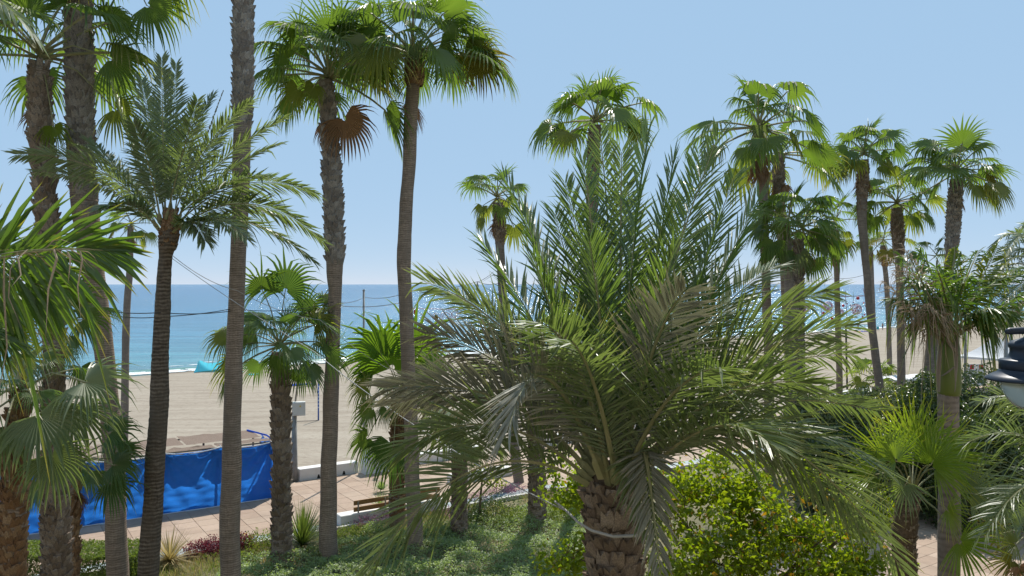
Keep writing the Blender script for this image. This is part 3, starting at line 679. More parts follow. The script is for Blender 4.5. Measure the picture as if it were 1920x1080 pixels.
fan_palm('stout fan palm with shaggy brown scaly trunk beside the spiky yucca', 27, [(524, 660, 26), (526, 720, 36), (528, 850, 37), (528, 980, 38), (529, 1056, 44)], (524, 648), 118, 19, 10, boot=(672, 1050), bsize=.26, bsingle=True, bmat='boot', mats=('fan_deep', 'fan_deep', 'fan_warm', 'dry'), lo=-22, hi=80, skirt=3,
         extra=[(535, 545, .2, 78, 92, .85, 'fan_deep'), (492, 545, -.3, 105, 78, .55, 'fan'), (430, 632, -.6, 178, 72, .5, 'fan_warm'), (440, 678, -.5, 215, 78, .55, 'fan_warm'), (612, 672, -.9, 20, 66, .8, 'fan_deep'), (525, 668, -1.1, 268, 62, .9, 'fan'), (590, 610, -.2, 40, 72, .5, 'fan_warm'), (575, 585, .5, 60, 70, .8, 'fan_deep'), (480, 625, .4, 200, 66, .6, 'fan_deep'), (560, 690, .2, -60, 60, .7, 'fan'), (605, 570, .6, 50, 58, .4, 'fan_pale')])
fan_palm('young fan palm with bright upright translucent green fans behind the slender trunk', 31.5, [(746, 735, 22), (746, 800, 27), (744, 880, 29), (745, 975, 31)], (748, 735), 75, 5, 12, boot=(745, 970), bsize=.26, bsingle=False, bmat='boot_rust', mats=('fan_deep', 'fan_deep', 'fan', 'dry'), lo=-30, hi=40, skirt=3, group='young fan palms in the garden',
         extra=[(716, 668, -.2, 102, 128, .95, 'fan_bright'), (776, 662, .9, 66, 124, .9, 'fan_bright'), (735, 690, .2, 80, 118, .9, 'fan_bright'), (690, 725, -.5, 190, 62, .6, 'fan_warm'), (700, 765, -.8, 205, 66, .5, 'fan'), (690, 820, -1.1, 215, 68, .55, 'fan'), (738, 835, -1.6, 250, 92, .75, 'fan_deep'), (700, 700, .2, 150, 64, .6, 'fan_deep'), (800, 740, .3, -20, 60, .6, 'fan_pale')])
fan_palm('short dark trunked fan palm half hidden by the left fronds of the big date palm', 30, [(862, 800, 24), (862, 880, 29), (861, 1012, 33)], (862, 795), 95, 16, 13, boot=(830, 1008), bsize=.25, bmat='boot', mats=('fan_pale', 'fan_pale', 'fan_warm', 'dry'), lo=-35, hi=60, group='young fan palms in the garden', extra=[(840, 790, -1, 225, 92, .8, 'fan_pale'), (815, 715, -.5, 150, 90, .6, 'fan_pale')])
fan_palm('stubby dark scaly fan palm trunk left of the big date palm trunk', 31, [(1000, 640, 24), (1003, 760, 28), (1006, 880, 33), (1008, 988, 36)], (1000, 635), 70, 6, 14, boot=(650, 985), bsize=.25, bmat='boot', mats=('fan_bright', 'fan', 'fan_warm', 'dry'), lo=-30, hi=80, group='young fan palms in the garden')
# --- palms of the middle and the right
fan_palm('slim fan palm with a swollen scaly neck and small drooping crown against the sea', 38, [(933, 380, 16), (936, 410, 26), (937, 445, 24), (938, 470, 16), (943, 560, 16), (952, 720, 17), (974, 912, 20)], (932, 370), 88, 20, 15, boot=(388, 462), bsize=.2, bmat='boot', tmat='ring_grey', oldf=.2, skirt=5, lo=-35)
fan_palm('fan palm crown standing directly above the big feathery date palm', 36, [(1117, 235, 18), (1114, 270, 26), (1110, 380, 24), (1105, 520, 20), (1102, 700, 20)], (1116, 228), 128, 19, 16, boot=(242, 400), bsize=.2, bmat='boot', lo=-14, skirt=1,
         extra=[(1062, 245, -.3, 215, 58, .7, 'fan'), (1180, 245, -.3, 10, 62, .7, 'fan_warm'), (1100, 190, .2, 120, 62, .8, 'fan_bright'), (1140, 185, -.2, 70, 60, .8, 'fan_bright'), (1075, 200, .2, 165, 58, .8, 'fan')])
fan_palm('tallest fan palm right of centre, smooth trunk and rusty knob below a browning skirt', 40, [(1426, 250, 18), (1428, 300, 18), (1431, 400, 18), (1436, 520, 17), (1440, 640, 18), (1442, 760, 19)], (1424, 240), 120, 28, 17, knob=(1425, 262, 30), tmat='ring', oldf=.3, skirt=6, lo=-34, extra=[(1425, 235, -1, -90, 42, .9, 'fan_pale')])
fan_palm('fan palm with scaly neck half hidden behind the tallest one', 45, [(1460, 290, 20), (1460, 340, 25), (1463, 400, 20), (1470, 520, 15), (1480, 700, 16)], (1462, 290), 108, 18, 18, boot=(296, 400), bsize=.2, bmat='boot', oldf=.45, skirt=3, lo=-45)
fan_palm('lush low fan palm in front of twin trunks, left one smooth', 38, [(1476, 445, 16), (1478, 500, 17), (1481, 640, 18), (1484, 760, 19)], (1478, 425), 92, 20, 19, mats=('fan', 'fan_deep', 'fan_pale', 'dry'), tmat='ring_grey', lo=-45, extra=[(1450, 470, -.6, 215, 48, .7, 'fan_deep'), (1500, 475, -.8, -60, 45, .8, 'fan_pale')])
fan_palm('lush low fan palm on the right of twin trunks, bark rough and scaly', 38.8, [(1497, 450, 19), (1497, 500, 22), (1498, 640, 22), (1499, 760, 22)], (1505, 428), 98, 22, 20, boot=(455, 700), bsize=.2, bmat='boot_grey', mats=('fan', 'fan', 'fan_pale', 'dry'), lo=-35)
fan_palm('thin fan palm with yellowish drooping crown just right of the lush pair', 48, [(1566, 430, 14), (1568, 490, 13), (1571, 600, 11), (1574, 720, 12)], (1566, 415), 62, 18, 21, boot=(440, 500), bsize=.17, bmat='boot_rust', oldf=.4, skirt=5)
fan_palm('leaning fan palm with smooth grey trunk and dark scaly neck at right', 47, [(1618, 300, 18), (1618, 330, 24), (1616, 400, 18), (1622, 480, 14), (1633, 600, 14), (1652, 745, 16)], (1620, 288), 88, 26, 22, boot=(306, 400), bsize=.22, bmat='boot', tmat='ring_grey', lo=-22, oldf=.15, extra=[(1650, 310, .3, -25, 42, .6, 'fan_warm'), (1580, 320, 0, 205, 40, .6, 'fan_warm')])
fan_palm('fan palm with thick scaly neck just right of the leaning grey one', 49, [(1681, 390, 18), (1683, 430, 25), (1685, 470, 22), (1687, 520, 14), (1689, 620, 14), (1690, 750, 15)], (1681, 380), 78, 22, 23, boot=(396, 480), bsize=.22, bmat='boot', tmat='ring_grey', lo=-25, oldf=.1)
fan_palm('fan palm furthest right in the row, thick scaly trunk leaning left at its foot', 44, [(1797, 335, 24), (1790, 380, 28), (1785, 460, 26), (1768, 580, 16), (1752, 680, 16), (1744, 745, 17)], (1795, 322), 92, 28, 24, boot=(342, 470), bsize=.24, bmat='boot_grey', tmat='ring_grey', lo=-24, extra=[(1850, 340, -.4, -25, 52, .7, 'old'), (1765, 305, -.2, 160, 46, .8, 'fan')])
fan_palm('small far fan palm with yellowed crown and thin trunk between two grey trunks', 58, [(1656, 460, 10), (1658, 490, 12), (1664, 560, 9), (1668, 680, 9)], (1656, 450), 52, 16, 25, boot=(465, 500), bsize=.2, bmat='boot_rust', oldf=.6, mats=('fan_warm', 'old', 'old', 'dry'), tmat='ring_grey', ground=-1)
fan_palm('thinnest far fan palm, a pencil trunk behind the leaning grey trunk', 78, [(1633, 462, 6), (1635, 500, 6), (1639, 600, 6), (1643, 680, 6)], (1633, 455), 34, 14, 26, oldf=.4, tmat='ring_grey', ground=-1)
fan_palm('low bushy fan palm in front of the far blue tarpaulins', 52, [(1645, 725, 18), (1645, 760, 20)], (1645, 715), 62, 22, 27, mats=('fan_lime', 'fan_warm', 'fan_pale', 'old'), hi=80, lo=-20, group='young fan palms in the garden')
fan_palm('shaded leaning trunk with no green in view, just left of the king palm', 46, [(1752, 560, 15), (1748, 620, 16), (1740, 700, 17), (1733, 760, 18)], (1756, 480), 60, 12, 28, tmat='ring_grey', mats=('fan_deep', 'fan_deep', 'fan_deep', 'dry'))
# --- shaggy young palms at the lower left
r1 = fan_palm('short fan palm at the left edge, rusty scaly trunk, big pale fans in front', 13, [(42, 716, 8), (37, 770, 36), (30, 860, 50), (25, 980, 52), (22, 1080, 54)], (40, 735), 140, 10, 30, boot=(735, 1110), bsize=.155, bsingle=True, bmat='boot_rust', mats=('fan', 'fan_pale', 'fan_pale', 'dry'), lo=-45, hi=70, skirt=4, group='young fan palms in the garden',
              extra=[(158, 716, -.6, -6, 122, .42, 'fan_pale', -.25), (72, 778, -1.0, -40, 132, .45, 'fan_pale', -.35), (95, 852, -.9, -55, 112, .45, 'fan_pale', -.2), (20, 640, .3, 95, 95, .7, 'fan_lime'), (-20, 760, -.8, 215, 110, .45, 'fan_pale', -.3), (10, 800, -1, -80, 110, .45, 'fan_pale', -.3), (135, 770, -.2, -32, 120, .5, 'fan_pale', -.2), (45, 690, -.5, 60, 95, .5, 'fan_pale')])
r2 = fan_palm('fan palm behind the left edge one, dark shaggy trunk and fresh green crown', 15.5, [(102, 640, 32), (100, 720, 38), (102, 830, 46), (104, 960, 52), (106, 1080, 54)], (103, 625), 125, 14, 31, boot=(660, 1100), bsize=.18, bsingle=True, bmat='boot', mats=('fan', 'fan_lime', 'fan', 'dry'), lo=-45, hi=80, skirt=5, group='young fan palms in the garden',
              extra=[(60, 590, -.4, 130, 100, .7, 'fan_lime'), (150, 600, -.2, 10, 85, .6, 'fan'), (130, 570, .3, 70, 95, .8, 'fan'), (90, 560, .5, 100, 95, .7, 'fan_lime')])
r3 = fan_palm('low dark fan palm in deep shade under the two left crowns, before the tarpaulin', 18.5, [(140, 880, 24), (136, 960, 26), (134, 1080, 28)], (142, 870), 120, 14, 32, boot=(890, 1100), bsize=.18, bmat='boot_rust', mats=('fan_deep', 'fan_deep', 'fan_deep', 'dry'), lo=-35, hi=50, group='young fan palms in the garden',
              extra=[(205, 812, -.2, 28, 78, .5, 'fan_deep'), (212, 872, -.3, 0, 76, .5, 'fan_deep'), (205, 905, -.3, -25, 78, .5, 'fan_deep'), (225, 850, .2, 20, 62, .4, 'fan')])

# --- left date palm
rg = random.Random(41); d = 19
tr = world_trunk(d, [(322, 405, 22), (318, 440, 36), (315, 468, 32), (312, 480, 25), (306, 560, 29), (300, 700, 33), (290, 880, 37), (279, 1080, 39)])
root = thing('date_palm', 'slim date palm on the left with arching grey green feather fronds and dark rough trunk', 'palm tree', (tr[-1][0], tr[-1][1], 0), 'date palms')
trunk_part(root, tr, M['rough'], .075, .012, 18, .95, 41, .035)
boots(root, tr, P(0, 470, d).z, P(0, 400, d).z, M['boot_rust'], .15, False, 1.3, 41, 1.0)
A = (312, 425)
L = [((300, 428), (215, 285), (32, 290), -.8, 'date_blue', {'tw': .75, 'L': .72}), ((296, 432), (215, 325), (70, 322), .5, 'date_blue', {'tw': .6}), ((302, 418), (262, 320), (212, 165), -.5, 'date_blue'), ((300, 425), (240, 340), (168, 262), 1.2, 'date_blue'),
     ((306, 412), (290, 280), (265, 150), .8, 'date_blue'), ((312, 410), (305, 260), (303, 112), -.4, 'date_blue'), ((316, 410), (322, 260), (330, 122), .9, 'date_blue'), ((322, 412), (345, 260), (398, 180), 1.0, 'date_blue'),
     ((324, 415), (375, 260), (470, 190), -.5, 'date_blue'), ((328, 418), (395, 290), (532, 222), .4, 'date_blue'), ((330, 420), (410, 310), (525, 270), 1.4, 'date_blue'), ((332, 424), (440, 300), (590, 362), -.4, 'date_blue', {'tw': -.7, 'L': .72}),
     ((332, 428), (470, 325), (604, 452), .2, 'date_blue', {'tw': -.7, 'L': .72}), ((330, 430), (450, 370), (588, 490), 1.3, 'date_blue'), ((330, 436), (390, 375), (462, 448), -1.4, 'date_blue'), ((326, 440), (355, 385), (385, 452), -.9, 'date_blue'),
     ((318, 412), (340, 290), (370, 190), -1.6, 'date_blue'), ((308, 414), (285, 310), (250, 230), -1.8, 'date_blue'), ((328, 420), (400, 330), (500, 330), -1.7, 'date_blue'), ((300, 425), (250, 370), (190, 390), -1.6, 'date_blue'),
     ((332, 424), (420, 340), (540, 420), 2.2, 'date_blue'), ((302, 424), (235, 300), (120, 262), 2.0, 'date_blue'), ((316, 408), (310, 300), (290, 190), 2.2, 'date_blue'), ((325, 414), (370, 300), (430, 230), 2.4, 'date_blue'), ((330, 420), (385, 260), (418, 172), .3, 'date_old', {'L': .12})]
date_fronds(root, d, None, L, .68, .046, 80, .022, rg, None, start=.16, vee=(.0, .45), ang=(56, 28), droop=.16)

# --- the big feathery date palm in front
rg = random.Random(52); d = 10
tr = world_trunk(d, [(1146, 868, 70), (1146, 905, 105), (1147, 950, 118), (1150, 1010, 116), (1152, 1080, 118), (1154, 1300, 112)])
root = thing('date_palm', 'big feathery date palm in front with scaly brown trunk and drooping lower fronds', 'palm tree', (tr[-1][0], tr[-1][1], 0), 'date palms')
trunk_part(root, tr, M['core'], .12, .04, 18, .74, 52)
boots(root, tr, P(0, 1130, d).z, P(0, 905, d).z, M['boot'], .21, True, .95, 52, 1.15)
BIG = root
L = [((1130, 870), (1135, 560), (1092, 300), .6, 'date_young', {'tw': .3}), ((1140, 860), (1160, 560), (1125, 250), 1.4, 'date_young'), ((1160, 860), (1175, 520), (1215, 245), .2, 'date_young', {'tw': -.2}), ((1165, 865), (1230, 560), (1345, 258), .9, 'date_young'),
     ((1170, 870), (1250, 600), (1310, 290), 1.8, 'date_young'), ((1175, 870), (1290, 640), (1422, 372), .4, 'date_young'), ((1125, 870), (1080, 600), (948, 338), .5, 'date_young'), ((1120, 875), (1040, 640), (905, 455), 1.2, 'date_young'),
     ((1150, 860), (1150, 600), (1180, 350), 2.2, 'date_young'), ((1135, 860), (1100, 620), (1040, 400), 2.0, 'date_young'), ((1160, 860), (1215, 600), (1270, 380), 2.6, 'date_young'), ((1150, 860), (1135, 650), (1105, 450), -.5, 'date_young'), ((1165, 865), (1215, 650), (1262, 470), -.6, 'date_young'), ((1172, 868), (1265, 690), (1345, 420), 0, 'date_young'), ((1128, 868), (1070, 690), (1000, 480), -.3, 'date_young'),
     ((1140, 862), (1120, 580), (1060, 345), 1.2, 'date_young'), ((1155, 860), (1165, 540), (1165, 285), 1.0, 'date_young', {'tw': .3}), ((1165, 862), (1220, 560), (1262, 300), .6, 'date_young', {'tw': -.4}), ((1172, 868), (1275, 620), (1375, 335), 1.4, 'date_young'), ((1125, 868), (1060, 620), (985, 400), 1.0, 'date_young', {'tw': .5}), ((1172, 868), (1270, 660), (1380, 470), 1.0, 'date_young', {'tw': -.5}),
     # left side
     ((1115, 880), (990, 590), (795, 528), .7, 'date', {'tw': .85}), ((1112, 885), (960, 600), (860, 555), 1.6, 'date'), ((1112, 885), (970, 650), (800, 628), .2, 'date_old', {'tw': .85}), ((1110, 890), (960, 690), (725, 728), -.4, 'date_old', {'tw': .85}), ((1108, 892), (930, 680), (735, 760), .9, 'date_old', {'tw': .85}),
     ((1105, 900), (930, 720), (745, 850), -.6, 'date', {'tw': .85}), ((1100, 905), (890, 770), (690, 1072), -.8, 'date', {'tw': .9, 'L': .95}), ((1118, 880), (1000, 660), (880, 700), 2.2, 'date'), ((1118, 880), (1020, 580), (955, 640), 1.0, 'date_old'),
     ((1125, 885), (1010, 575), (955, 800), -2.4, 'date_old', {'tw': .9}),
     # front
     ((1140, 900), (1095, 640), (1015, 605), -1.9, 'date', {'tw': .5}), ((1150, 895), (1120, 690), (1072, 640), -2.4, 'date', {'tw': .2}), ((1160, 890), (1215, 620), (1285, 545), -1.9, 'date_old', {'tw': -.5}), ((1165, 890), (1250, 700), (1350, 690), -2.2, 'date', {'tw': -.4}),
     ((1200, 870), (1205, 760), (1240, 1090), -1.3, 'date_old', {'L': .5, 'tw': .2, 'n': 50}), ((1190, 870), (1180, 800), (1215, 1000), -1.0, 'date', {'L': .5, 'n': 46}),
     # right side
     ((1180, 870), (1330, 600), (1560, 545), .3, 'date', {'tw': -.85}), ((1182, 872), (1340, 640), (1600, 612), -.3, 'date', {'tw': -.85}), ((1184, 876), (1350, 660), (1602, 665), .8, 'date', {'tw': -.85}), ((1184, 880), (1340, 690), (1520, 720), -1.2, 'date', {'tw': -.85}), ((1180, 872), (1320, 570), (1450, 500), 1.3, 'date'),
     ((1186, 885), (1370, 700), (1640, 770), .9, 'date', {'tw': -.85}), ((1190, 890), (1400, 640), (1690, 1065), -.9, 'date', {'tw': -.9, 'L': .95}), ((1190, 890), (1390, 720), (1600, 980), -.3, 'date', {'tw': -.8}), ((1188, 890), (1380, 700), (1660, 880), .2, 'date'), ((1190, 895), (1340, 740), (1440, 830), -2.0, 'date'), ((1178, 870), (1290, 600), (1400, 560), 2.0, 'date')]
date_fronds(root, d, None, L, .86, .034, 74, .030, rg, None, start=.13, vee=(.05, .5), ang=(54, 26), droop=.14)

# --- date palm at the right edge, behind the lantern
rg = random.Random(61); d = 29
tr = world_trunk(d, [(1985, 520, 40), (1985, 700, 34), (1985, 900, 36)])
root = thing('date_palm', 'pale feathery date palm fronds coming in at the right edge above the lantern', 'palm tree', (tr[-1][0], tr[-1][1], 0), 'date palms')
trunk_part(root, tr, M['rough'], .15, .05, 12, 1, 61)
L = []
for k in range(26):
    a = -100+k*11.5+rg.uniform(-4, 4); Rr = rg.uniform(120, 165); dx = -cos(R(a))*Rr; dy = -sin(R(a))*Rr*.95
    L.append(((1980, 520), (1980+dx*.55, 500+dy*.75-42), (1980+dx, 535+dy*.75+abs(dx)*.12), rg.uniform(-2.2, 2.2), 'date_blue'))
date_fronds(root, d, None, L, .66, .046, 62, .025, rg, None, start=.14, vee=(.05, .5), ang=(58, 26), droop=.2)
# --- grey-green low palm fronds at the right edge, below the lantern
rg = random.Random(62); d = 9.5
tr = world_trunk(d, [(2040, 960, 80), (2040, 1080, 80)])
root = thing('date_palm', 'blue grey drooping palm fronds at the lower right edge with combed hanging leaflets', 'palm tree', (tr[-1][0], tr[-1][1], 0), 'date palms')
trunk_part(root, tr, M['rough'], .15, .05, 12, 1, 62)
L = [((2030, 950), (1990, 690), (1842, 752), -.3, 'date_blue', {'tw': 1.0}), ((2030, 955), (1950, 760), (1815, 830), .5, 'date_blue', {'tw': .7}), ((2030, 960), (1940, 830), (1850, 1000), -.6, 'date_blue'), ((2030, 950), (2000, 720), (1905, 720), .6, 'date_blue'), ((2030, 965), (1960, 860), (1880, 960), .8, 'date_blue'), ((2040, 950), (2080, 700), (2200, 700), 0, 'date_blue'), ((2040, 960), (2150, 800), (2300, 900), 0, 'date_blue'), ((2040, 950), (2040, 700), (2030, 600), 1.2, 'date_blue')]
date_fronds(root, d, None, L, .5, .02, 64, .02, rg, None, start=.1, vee=(.5, .9), ang=(70, 40), droop=.3)

# --- king palm at the right
rg = random.Random(71); d = 12.6
root = thing('king_palm', 'king palm with glossy green crownshaft, torn brown fronds on its left', 'palm tree', (P(1778, 0, d).x, d, 0))
tr = world_trunk(d, [(1778, 738, 37), (1778, 800, 37), (1779, 950, 38), (1780, 1080, 39)])
trunk_part(root, tr, M['kring'], .09, .018, 18, 1, 71)
mb = MB(); prof = [(741, 37), (735, 41), (715, 43), (680, 41), (650, 37), (625, 32), (600, 26)]
mb.tube([P(1779, y, d) for y, w in prof], [w/2/F*d for y, w in prof], 18); mb.build('crownshaft', M['kshaft'], root, True)
for (x0, y0, x1, y1, x2, y2, w) in ((1762, 735, 1758, 690, 1768, 640, .05), (1790, 735, 1794, 690, 1796, 630, .045), (1766, 705, 1780, 700, 1797, 680, .03), (1772, 630, 1786, 648, 1798, 668, .05)):
    mb = MB(); pts = bez(P(x0, y0, d-.17), P(x1, y1, d-.2), P(x2, y2, d-.17), 7); pr = None
    for i, p in enumerate(pts):
        ww = w*(.3+sin(pi*min(1, (i+.6)/6.6)))*.6; a = mb.vert(p-V((ww, -.02, 0))), mb.vert(p+V((0, -.012, 0))), mb.vert(p+V((ww, .02, 0)))
        if pr: mb.face(pr[0], pr[1], a[1], a[0]); mb.face(pr[1], pr[2], a[2], a[1])
        pr = a
    mb.build('dry_sheath', M['sheath'], root)
L = [((1788, 615), (1835, 540), (1870, 462), .3, 'king_yellow', {'tw': .5}), ((1780, 610), (1788, 520), (1790, 465), .5, 'king_yellow', {'L': .36}), ((1792, 620), (1860, 590), (1935, 540), -.8, 'king'), ((1785, 612), (1815, 510), (1835, 470), .9, 'king'), ((1770, 615), (1730, 530), (1690, 480), .8, 'king'),
     ((1776, 612), (1760, 530), (1725, 470), .2, 'king'), ((1790, 615), (1860, 530), (1915, 500), .9, 'king'), ((1788, 615), (1840, 560), (1895, 590), -.7, 'king'), ((1772, 615), (1730, 560), (1672, 560), -.2, 'king'), ((1786, 614), (1830, 540), (1885, 520), 0, 'king'), ((1775, 612), (1750, 550), (1705, 520), -.6, 'king'), ((1784, 614), (1800, 540), (1815, 520), -.7, 'king'), ((1792, 622), (1870, 570), (1960, 590), .2, 'king'), ((1778, 612), (1772, 540), (1755, 500), -.7, 'king'), ((1780, 612), (1790, 540), (1800, 480), -.1, 'king'), ((1784, 612), (1830, 560), (1860, 620), -.3, 'king'), ((1774, 612), (1740, 560), (1715, 610), .3, 'king')]
date_fronds(root, d, None, L, .50, .036, 44, .024, rg, None, start=.22, vee=(-.1, .5), ang=(62, 25), droop=.6)
L = [((1768, 640), (1735, 560), (1665, 480), -.5, 'king_dry'), ((1765, 645), (1720, 580), (1660, 530), -.2, 'king_dry'), ((1768, 635), (1735, 600), (1690, 565), -.7, 'king_dry'), ((1766, 640), (1730, 590), (1680, 510), .1, 'king_dry'), ((1770, 630), (1745, 560), (1700, 470), -.9, 'king_dry'), ((1774, 640), (1770, 600), (1740, 570), -.9, 'king_dry'), ((1795, 625), (1850, 600), (1925, 560), -.4, 'king_dry', {'L': .35})]
date_fronds(root, d, None, L, .50, .018, 46, .028, rg, None, start=.15, vee=(-.6, .8), ang=(70, 25), droop=.75, kink=.13, gap=.1)

# --- frond hanging in from the left, close to the picture
rg = random.Random(81); d = 6
root = thing('king_palm', 'close glossy palm frond reaching in from the left edge with tattered pale tips', 'palm tree', (P(-190, 0, d).x, d, 0))
tr = world_trunk(d, [(-190, 600, 90), (-190, 1080, 90)]); trunk_part(root, tr, M['kring'], .1, .02, 12, 1, 81)
L = [((-180, 560), (0, 450), (205, 470), -.2, 'king', {'vee': (-.15, .15), 'tw': 1.4, 'n': 46, 'L': .78, 'ang': (86, 8), 'wd': .046}), ((-180, 560), (-60, 450), (110, 500), .5, 'king', {'tw': 1.1, 'L': .7, 'ang': (84, 20)}), ((-180, 565), (-80, 480), (90, 540), -.1, 'king', {'tw': 1.4, 'L': .75, 'ang': (84, 30)}), ((-185, 550), (-210, -250), (62, 62), -.3, 'date_blue', {'L': .4}), ((-185, 560), (-300, 300), (-420, 420), 0, 'king'), ((-180, 565), (-120, 560), (20, 640), -.3, 'king', {'L': .5}), ((-190, 555), (-250, 420), (-380, 600), -.6, 'king')]
date_fronds(root, d, None, L, .60, .036, 40, .016, rg, None, start=.12, vee=(-.1, .4), ang=(78, 18), droop=.30)
L = [((-180, 560), (-20, 450), (150, 470), -.45, 'king_dry', {'L': .30, 'n': 16, 'wd': .016})]
date_fronds(root, d, None, L, .3, .016, 16, .012, rg, None, start=.45, vee=(-.8, .8), ang=(80, 40), droop=.9, kink=.2)

# --- bright low fan palm at the right
rg = random.Random(91); d = 11.3; c = P(1710, 925, d)
root = thing('fan_palm', 'bushy low fan palm with lime green fans and dark stump before the king palm', 'palm tree', (P(1700, 0, d).x, d, 0), 'young fan palms in the garden')
tr = world_trunk(d, [(1712, 918, 30), (1702, 960, 40), (1698, 1000, 42), (1696, 1080, 42)]); trunk_part(root, tr, M['core'], .08, .10, 14, 1, 91)
boots(root, tr, P(0, 1090, d).z, P(0, 925, d).z, M['boot'], .10, False, 1.2, 91)
for it in [(1700, 845, .3, 95, 105, .45, 'fan_lime'), (1728, 850, 0, 78, 100, .4, 'fan_lime'), (1660, 862, -.2, 135, 100, .5, 'fan_lime'), (1765, 858, .1, 40, 100, .5, 'fan_lime'), (1640, 890, -.4, 170, 92, .5, 'fan_lime'), (1680, 865, -.7, 110, 92, .35, 'fan_lime'), (1745, 872, -.7, 60, 88, .35, 'fan_lime'),
           (1752, 878, -.5, -15, 95, .55, 'fan_lime'), (1820, 925, -.4, -5, 100, .85, 'fan_pale'), (1798, 1016, -.6, -40, 95, .9, 'fan_lime'), (1775, 955, -.6, -50, 66, .5, 'fan_lime'), (1650, 925, -.5, 190, 86, .4, 'fan_pale'), (1700, 905, -.9, 235, 70, .4, 'fan_pale'), (1790, 890, .5, 20, 92, .6, 'fan_pale'), (1715, 835, .8, 85, 95, .5, 'fan_lime')]:
    aimed(root, c, d, *it[:4], it[4]*1.06, *it[5:], rg, fuse=.24, droop=.10, nseg=26, wf=.95, pr=.010, vfold=rg.uniform(.1, .35))
d = 12; c = P(1950, 1010, d); root = thing('fan_palm', 'browning fan palm leaves in the bottom right corner, orange tipped', 'palm tree', (P(1960, 0, d).x, d, 0), 'young fan palms in the garden')
tr = world_trunk(d, [(1955, 1020, 36), (1958, 1080, 40)]); trunk_part(root, tr, M['core'], .1, .08, 12, 1, 95)
for it in [(1905, 1020, -.3, 150, 66, .5, 'fan_warm'), (1900, 1050, -.4, 200, 62, .6, 'old'), (1915, 985, 0, 120, 66, .5, 'fan_pale'), (1910, 1062, -.5, -70, 58, .8, 'dry'), (1935, 970, .2, 70, 70, .5, 'fan_pale'), (1880, 1000, .2, 175, 60, .5, 'old')]:
    aimed(root, c, d, *it, rg, fuse=.24, droop=.14, nseg=26, wf=.95, pr=.010)

# ================================================================== PLANTING
NR = np.random.default_rng(5)
def leaf_np(pos, nrm, size, asp=.45, up=.3, rng=NR, fold=.18):
    n = len(pos); t = rng.normal(size=(n, 3)); t[:, 2] += up; nrm = nrm/np.linalg.norm(nrm, axis=1, keepdims=True)
    t -= nrm*(t*nrm).sum(1, keepdims=True); t /= np.linalg.norm(t, axis=1, keepdims=True)+1e-9; w = np.cross(nrm, t)
    L = size[:, None]; b = pos; tip = pos+t*L-np.array([0, 0, .12])*L; mid = pos+t*L*.48+nrm*L*fold
    v = np.stack([b, mid+w*L*asp*.5, tip, mid-w*L*asp*.5, pos+t*L*.5], 1).reshape(-1, 3)
    i = np.arange(n)[:, None]*5
    f = np.concatenate([i+np.array([[0, 1, 4]]), i+np.array([[1, 2, 4]]), i+np.array([[0, 4, 3]]), i+np.array([[4, 2, 3]])], 1).reshape(-1, 3)
    return v, f, np.tile([0, .5, 1, .5, .5], n), np.repeat(rng.random(n), 5)
def blob_pts(ells, n, rng=NR, lo=.72, hi=1.04, lump=.22, fr=1.4, zmin=.02):
    vol = np.array([e[3]*e[4]+e[4]*e[5]+e[3]*e[5] for e in ells]); cnt = (vol/vol.sum()*n).astype(int); P_, N_ = [], []
    for e, c in zip(ells, cnt):
        d = rng.normal(size=(c, 3)); d /= np.linalg.norm(d, axis=1, keepdims=True)
        lm = np.array([1+lump*mnoise.noise(V(tuple(x*fr*1.6+e[0])))+.5*lump*mnoise.noise(V(tuple(x*fr*4+e[1]))) for x in d])
        r = lm*(lo+(hi-lo)*rng.random(c)**.6); p = np.array(e[:3])+d*r[:, None]*np.array(e[3:6]); k = p[:, 2] > zmin
        P_.append(p[k]); N_.append((d/np.array(e[3:6]))[k])
    return np.concatenate(P_), np.concatenate(N_)
def leafy(name, parent, pos, nrm, size, mat, asp=.45, jit=.8, up=.3, var=.3):
    nrm = nrm/np.linalg.norm(nrm, axis=1, keepdims=True)+NR.normal(size=nrm.shape)*jit
    v, f, t, r = leaf_np(pos, nrm, size*(1-var+2*var*NR.random(len(pos))), asp, up)
    if parent: v = v-np.array(gorg(parent))
    return npobj(name, npmesh(name, v, f, mat, t, r), parent)
M['hedge'] = leafmat('hedge_leaf', (.105, .145, .032), (.180, .200, .055), None, .8, .40, .5, .25)
M['pitt'] = leafmat('pittosporum_leaf', (.095, .125, .045), (.20, .215, .10), None, .8, .32, .28, .6)
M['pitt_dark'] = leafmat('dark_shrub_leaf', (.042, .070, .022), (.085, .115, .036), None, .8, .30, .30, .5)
M['cover'] = leafmat('cover_leaf', (.185, .245, .110), (.310, .350, .205), None, .8, .44, .40, .5)
M['broad'] = leafmat('broad_leaf', (.130, .190, .014), (.235, .255, .024), None, .8, .58, .38, .45, tcol=(1.9, 1.9, .5))
M['broad_y'] = leafmat('broad_leaf_yellow', (.28, .20, .012), (.36, .22, .02), None, .8, .45, .45, .35, tcol=(1.4, 1.2, .4))
M['straw'] = leafmat('straw', (.34, .28, .13), (.45, .37, .19), (.50, .42, .25), .6, .38, .6, .2, tcol=(1.2, 1.1, .7))
M['grassg'] = leafmat('grass_green', (.14, .18, .045), (.23, .23, .07), (.40, .34, .17), .7, .42, .5, .3)
M['wine'] = leafmat('wine_red_leaf', (.115, .020, .035), (.19, .040, .060), (.22, .07, .07), .7, .35, .5, .3, tcol=(1.7, .8, .9))
M['mauve'] = leafmat('mauve_flower', (.17, .070, .125), (.28, .14, .19), (.38, .24, .28), .6, .35, .6, .2, tcol=(1.2, .9, 1.1))
M['orange'] = leafmat('orange_flower', (.62, .26, .01), (.70, .36, .02), None, .6, .3, .6, .2, tcol=(1.2, 1, .4))
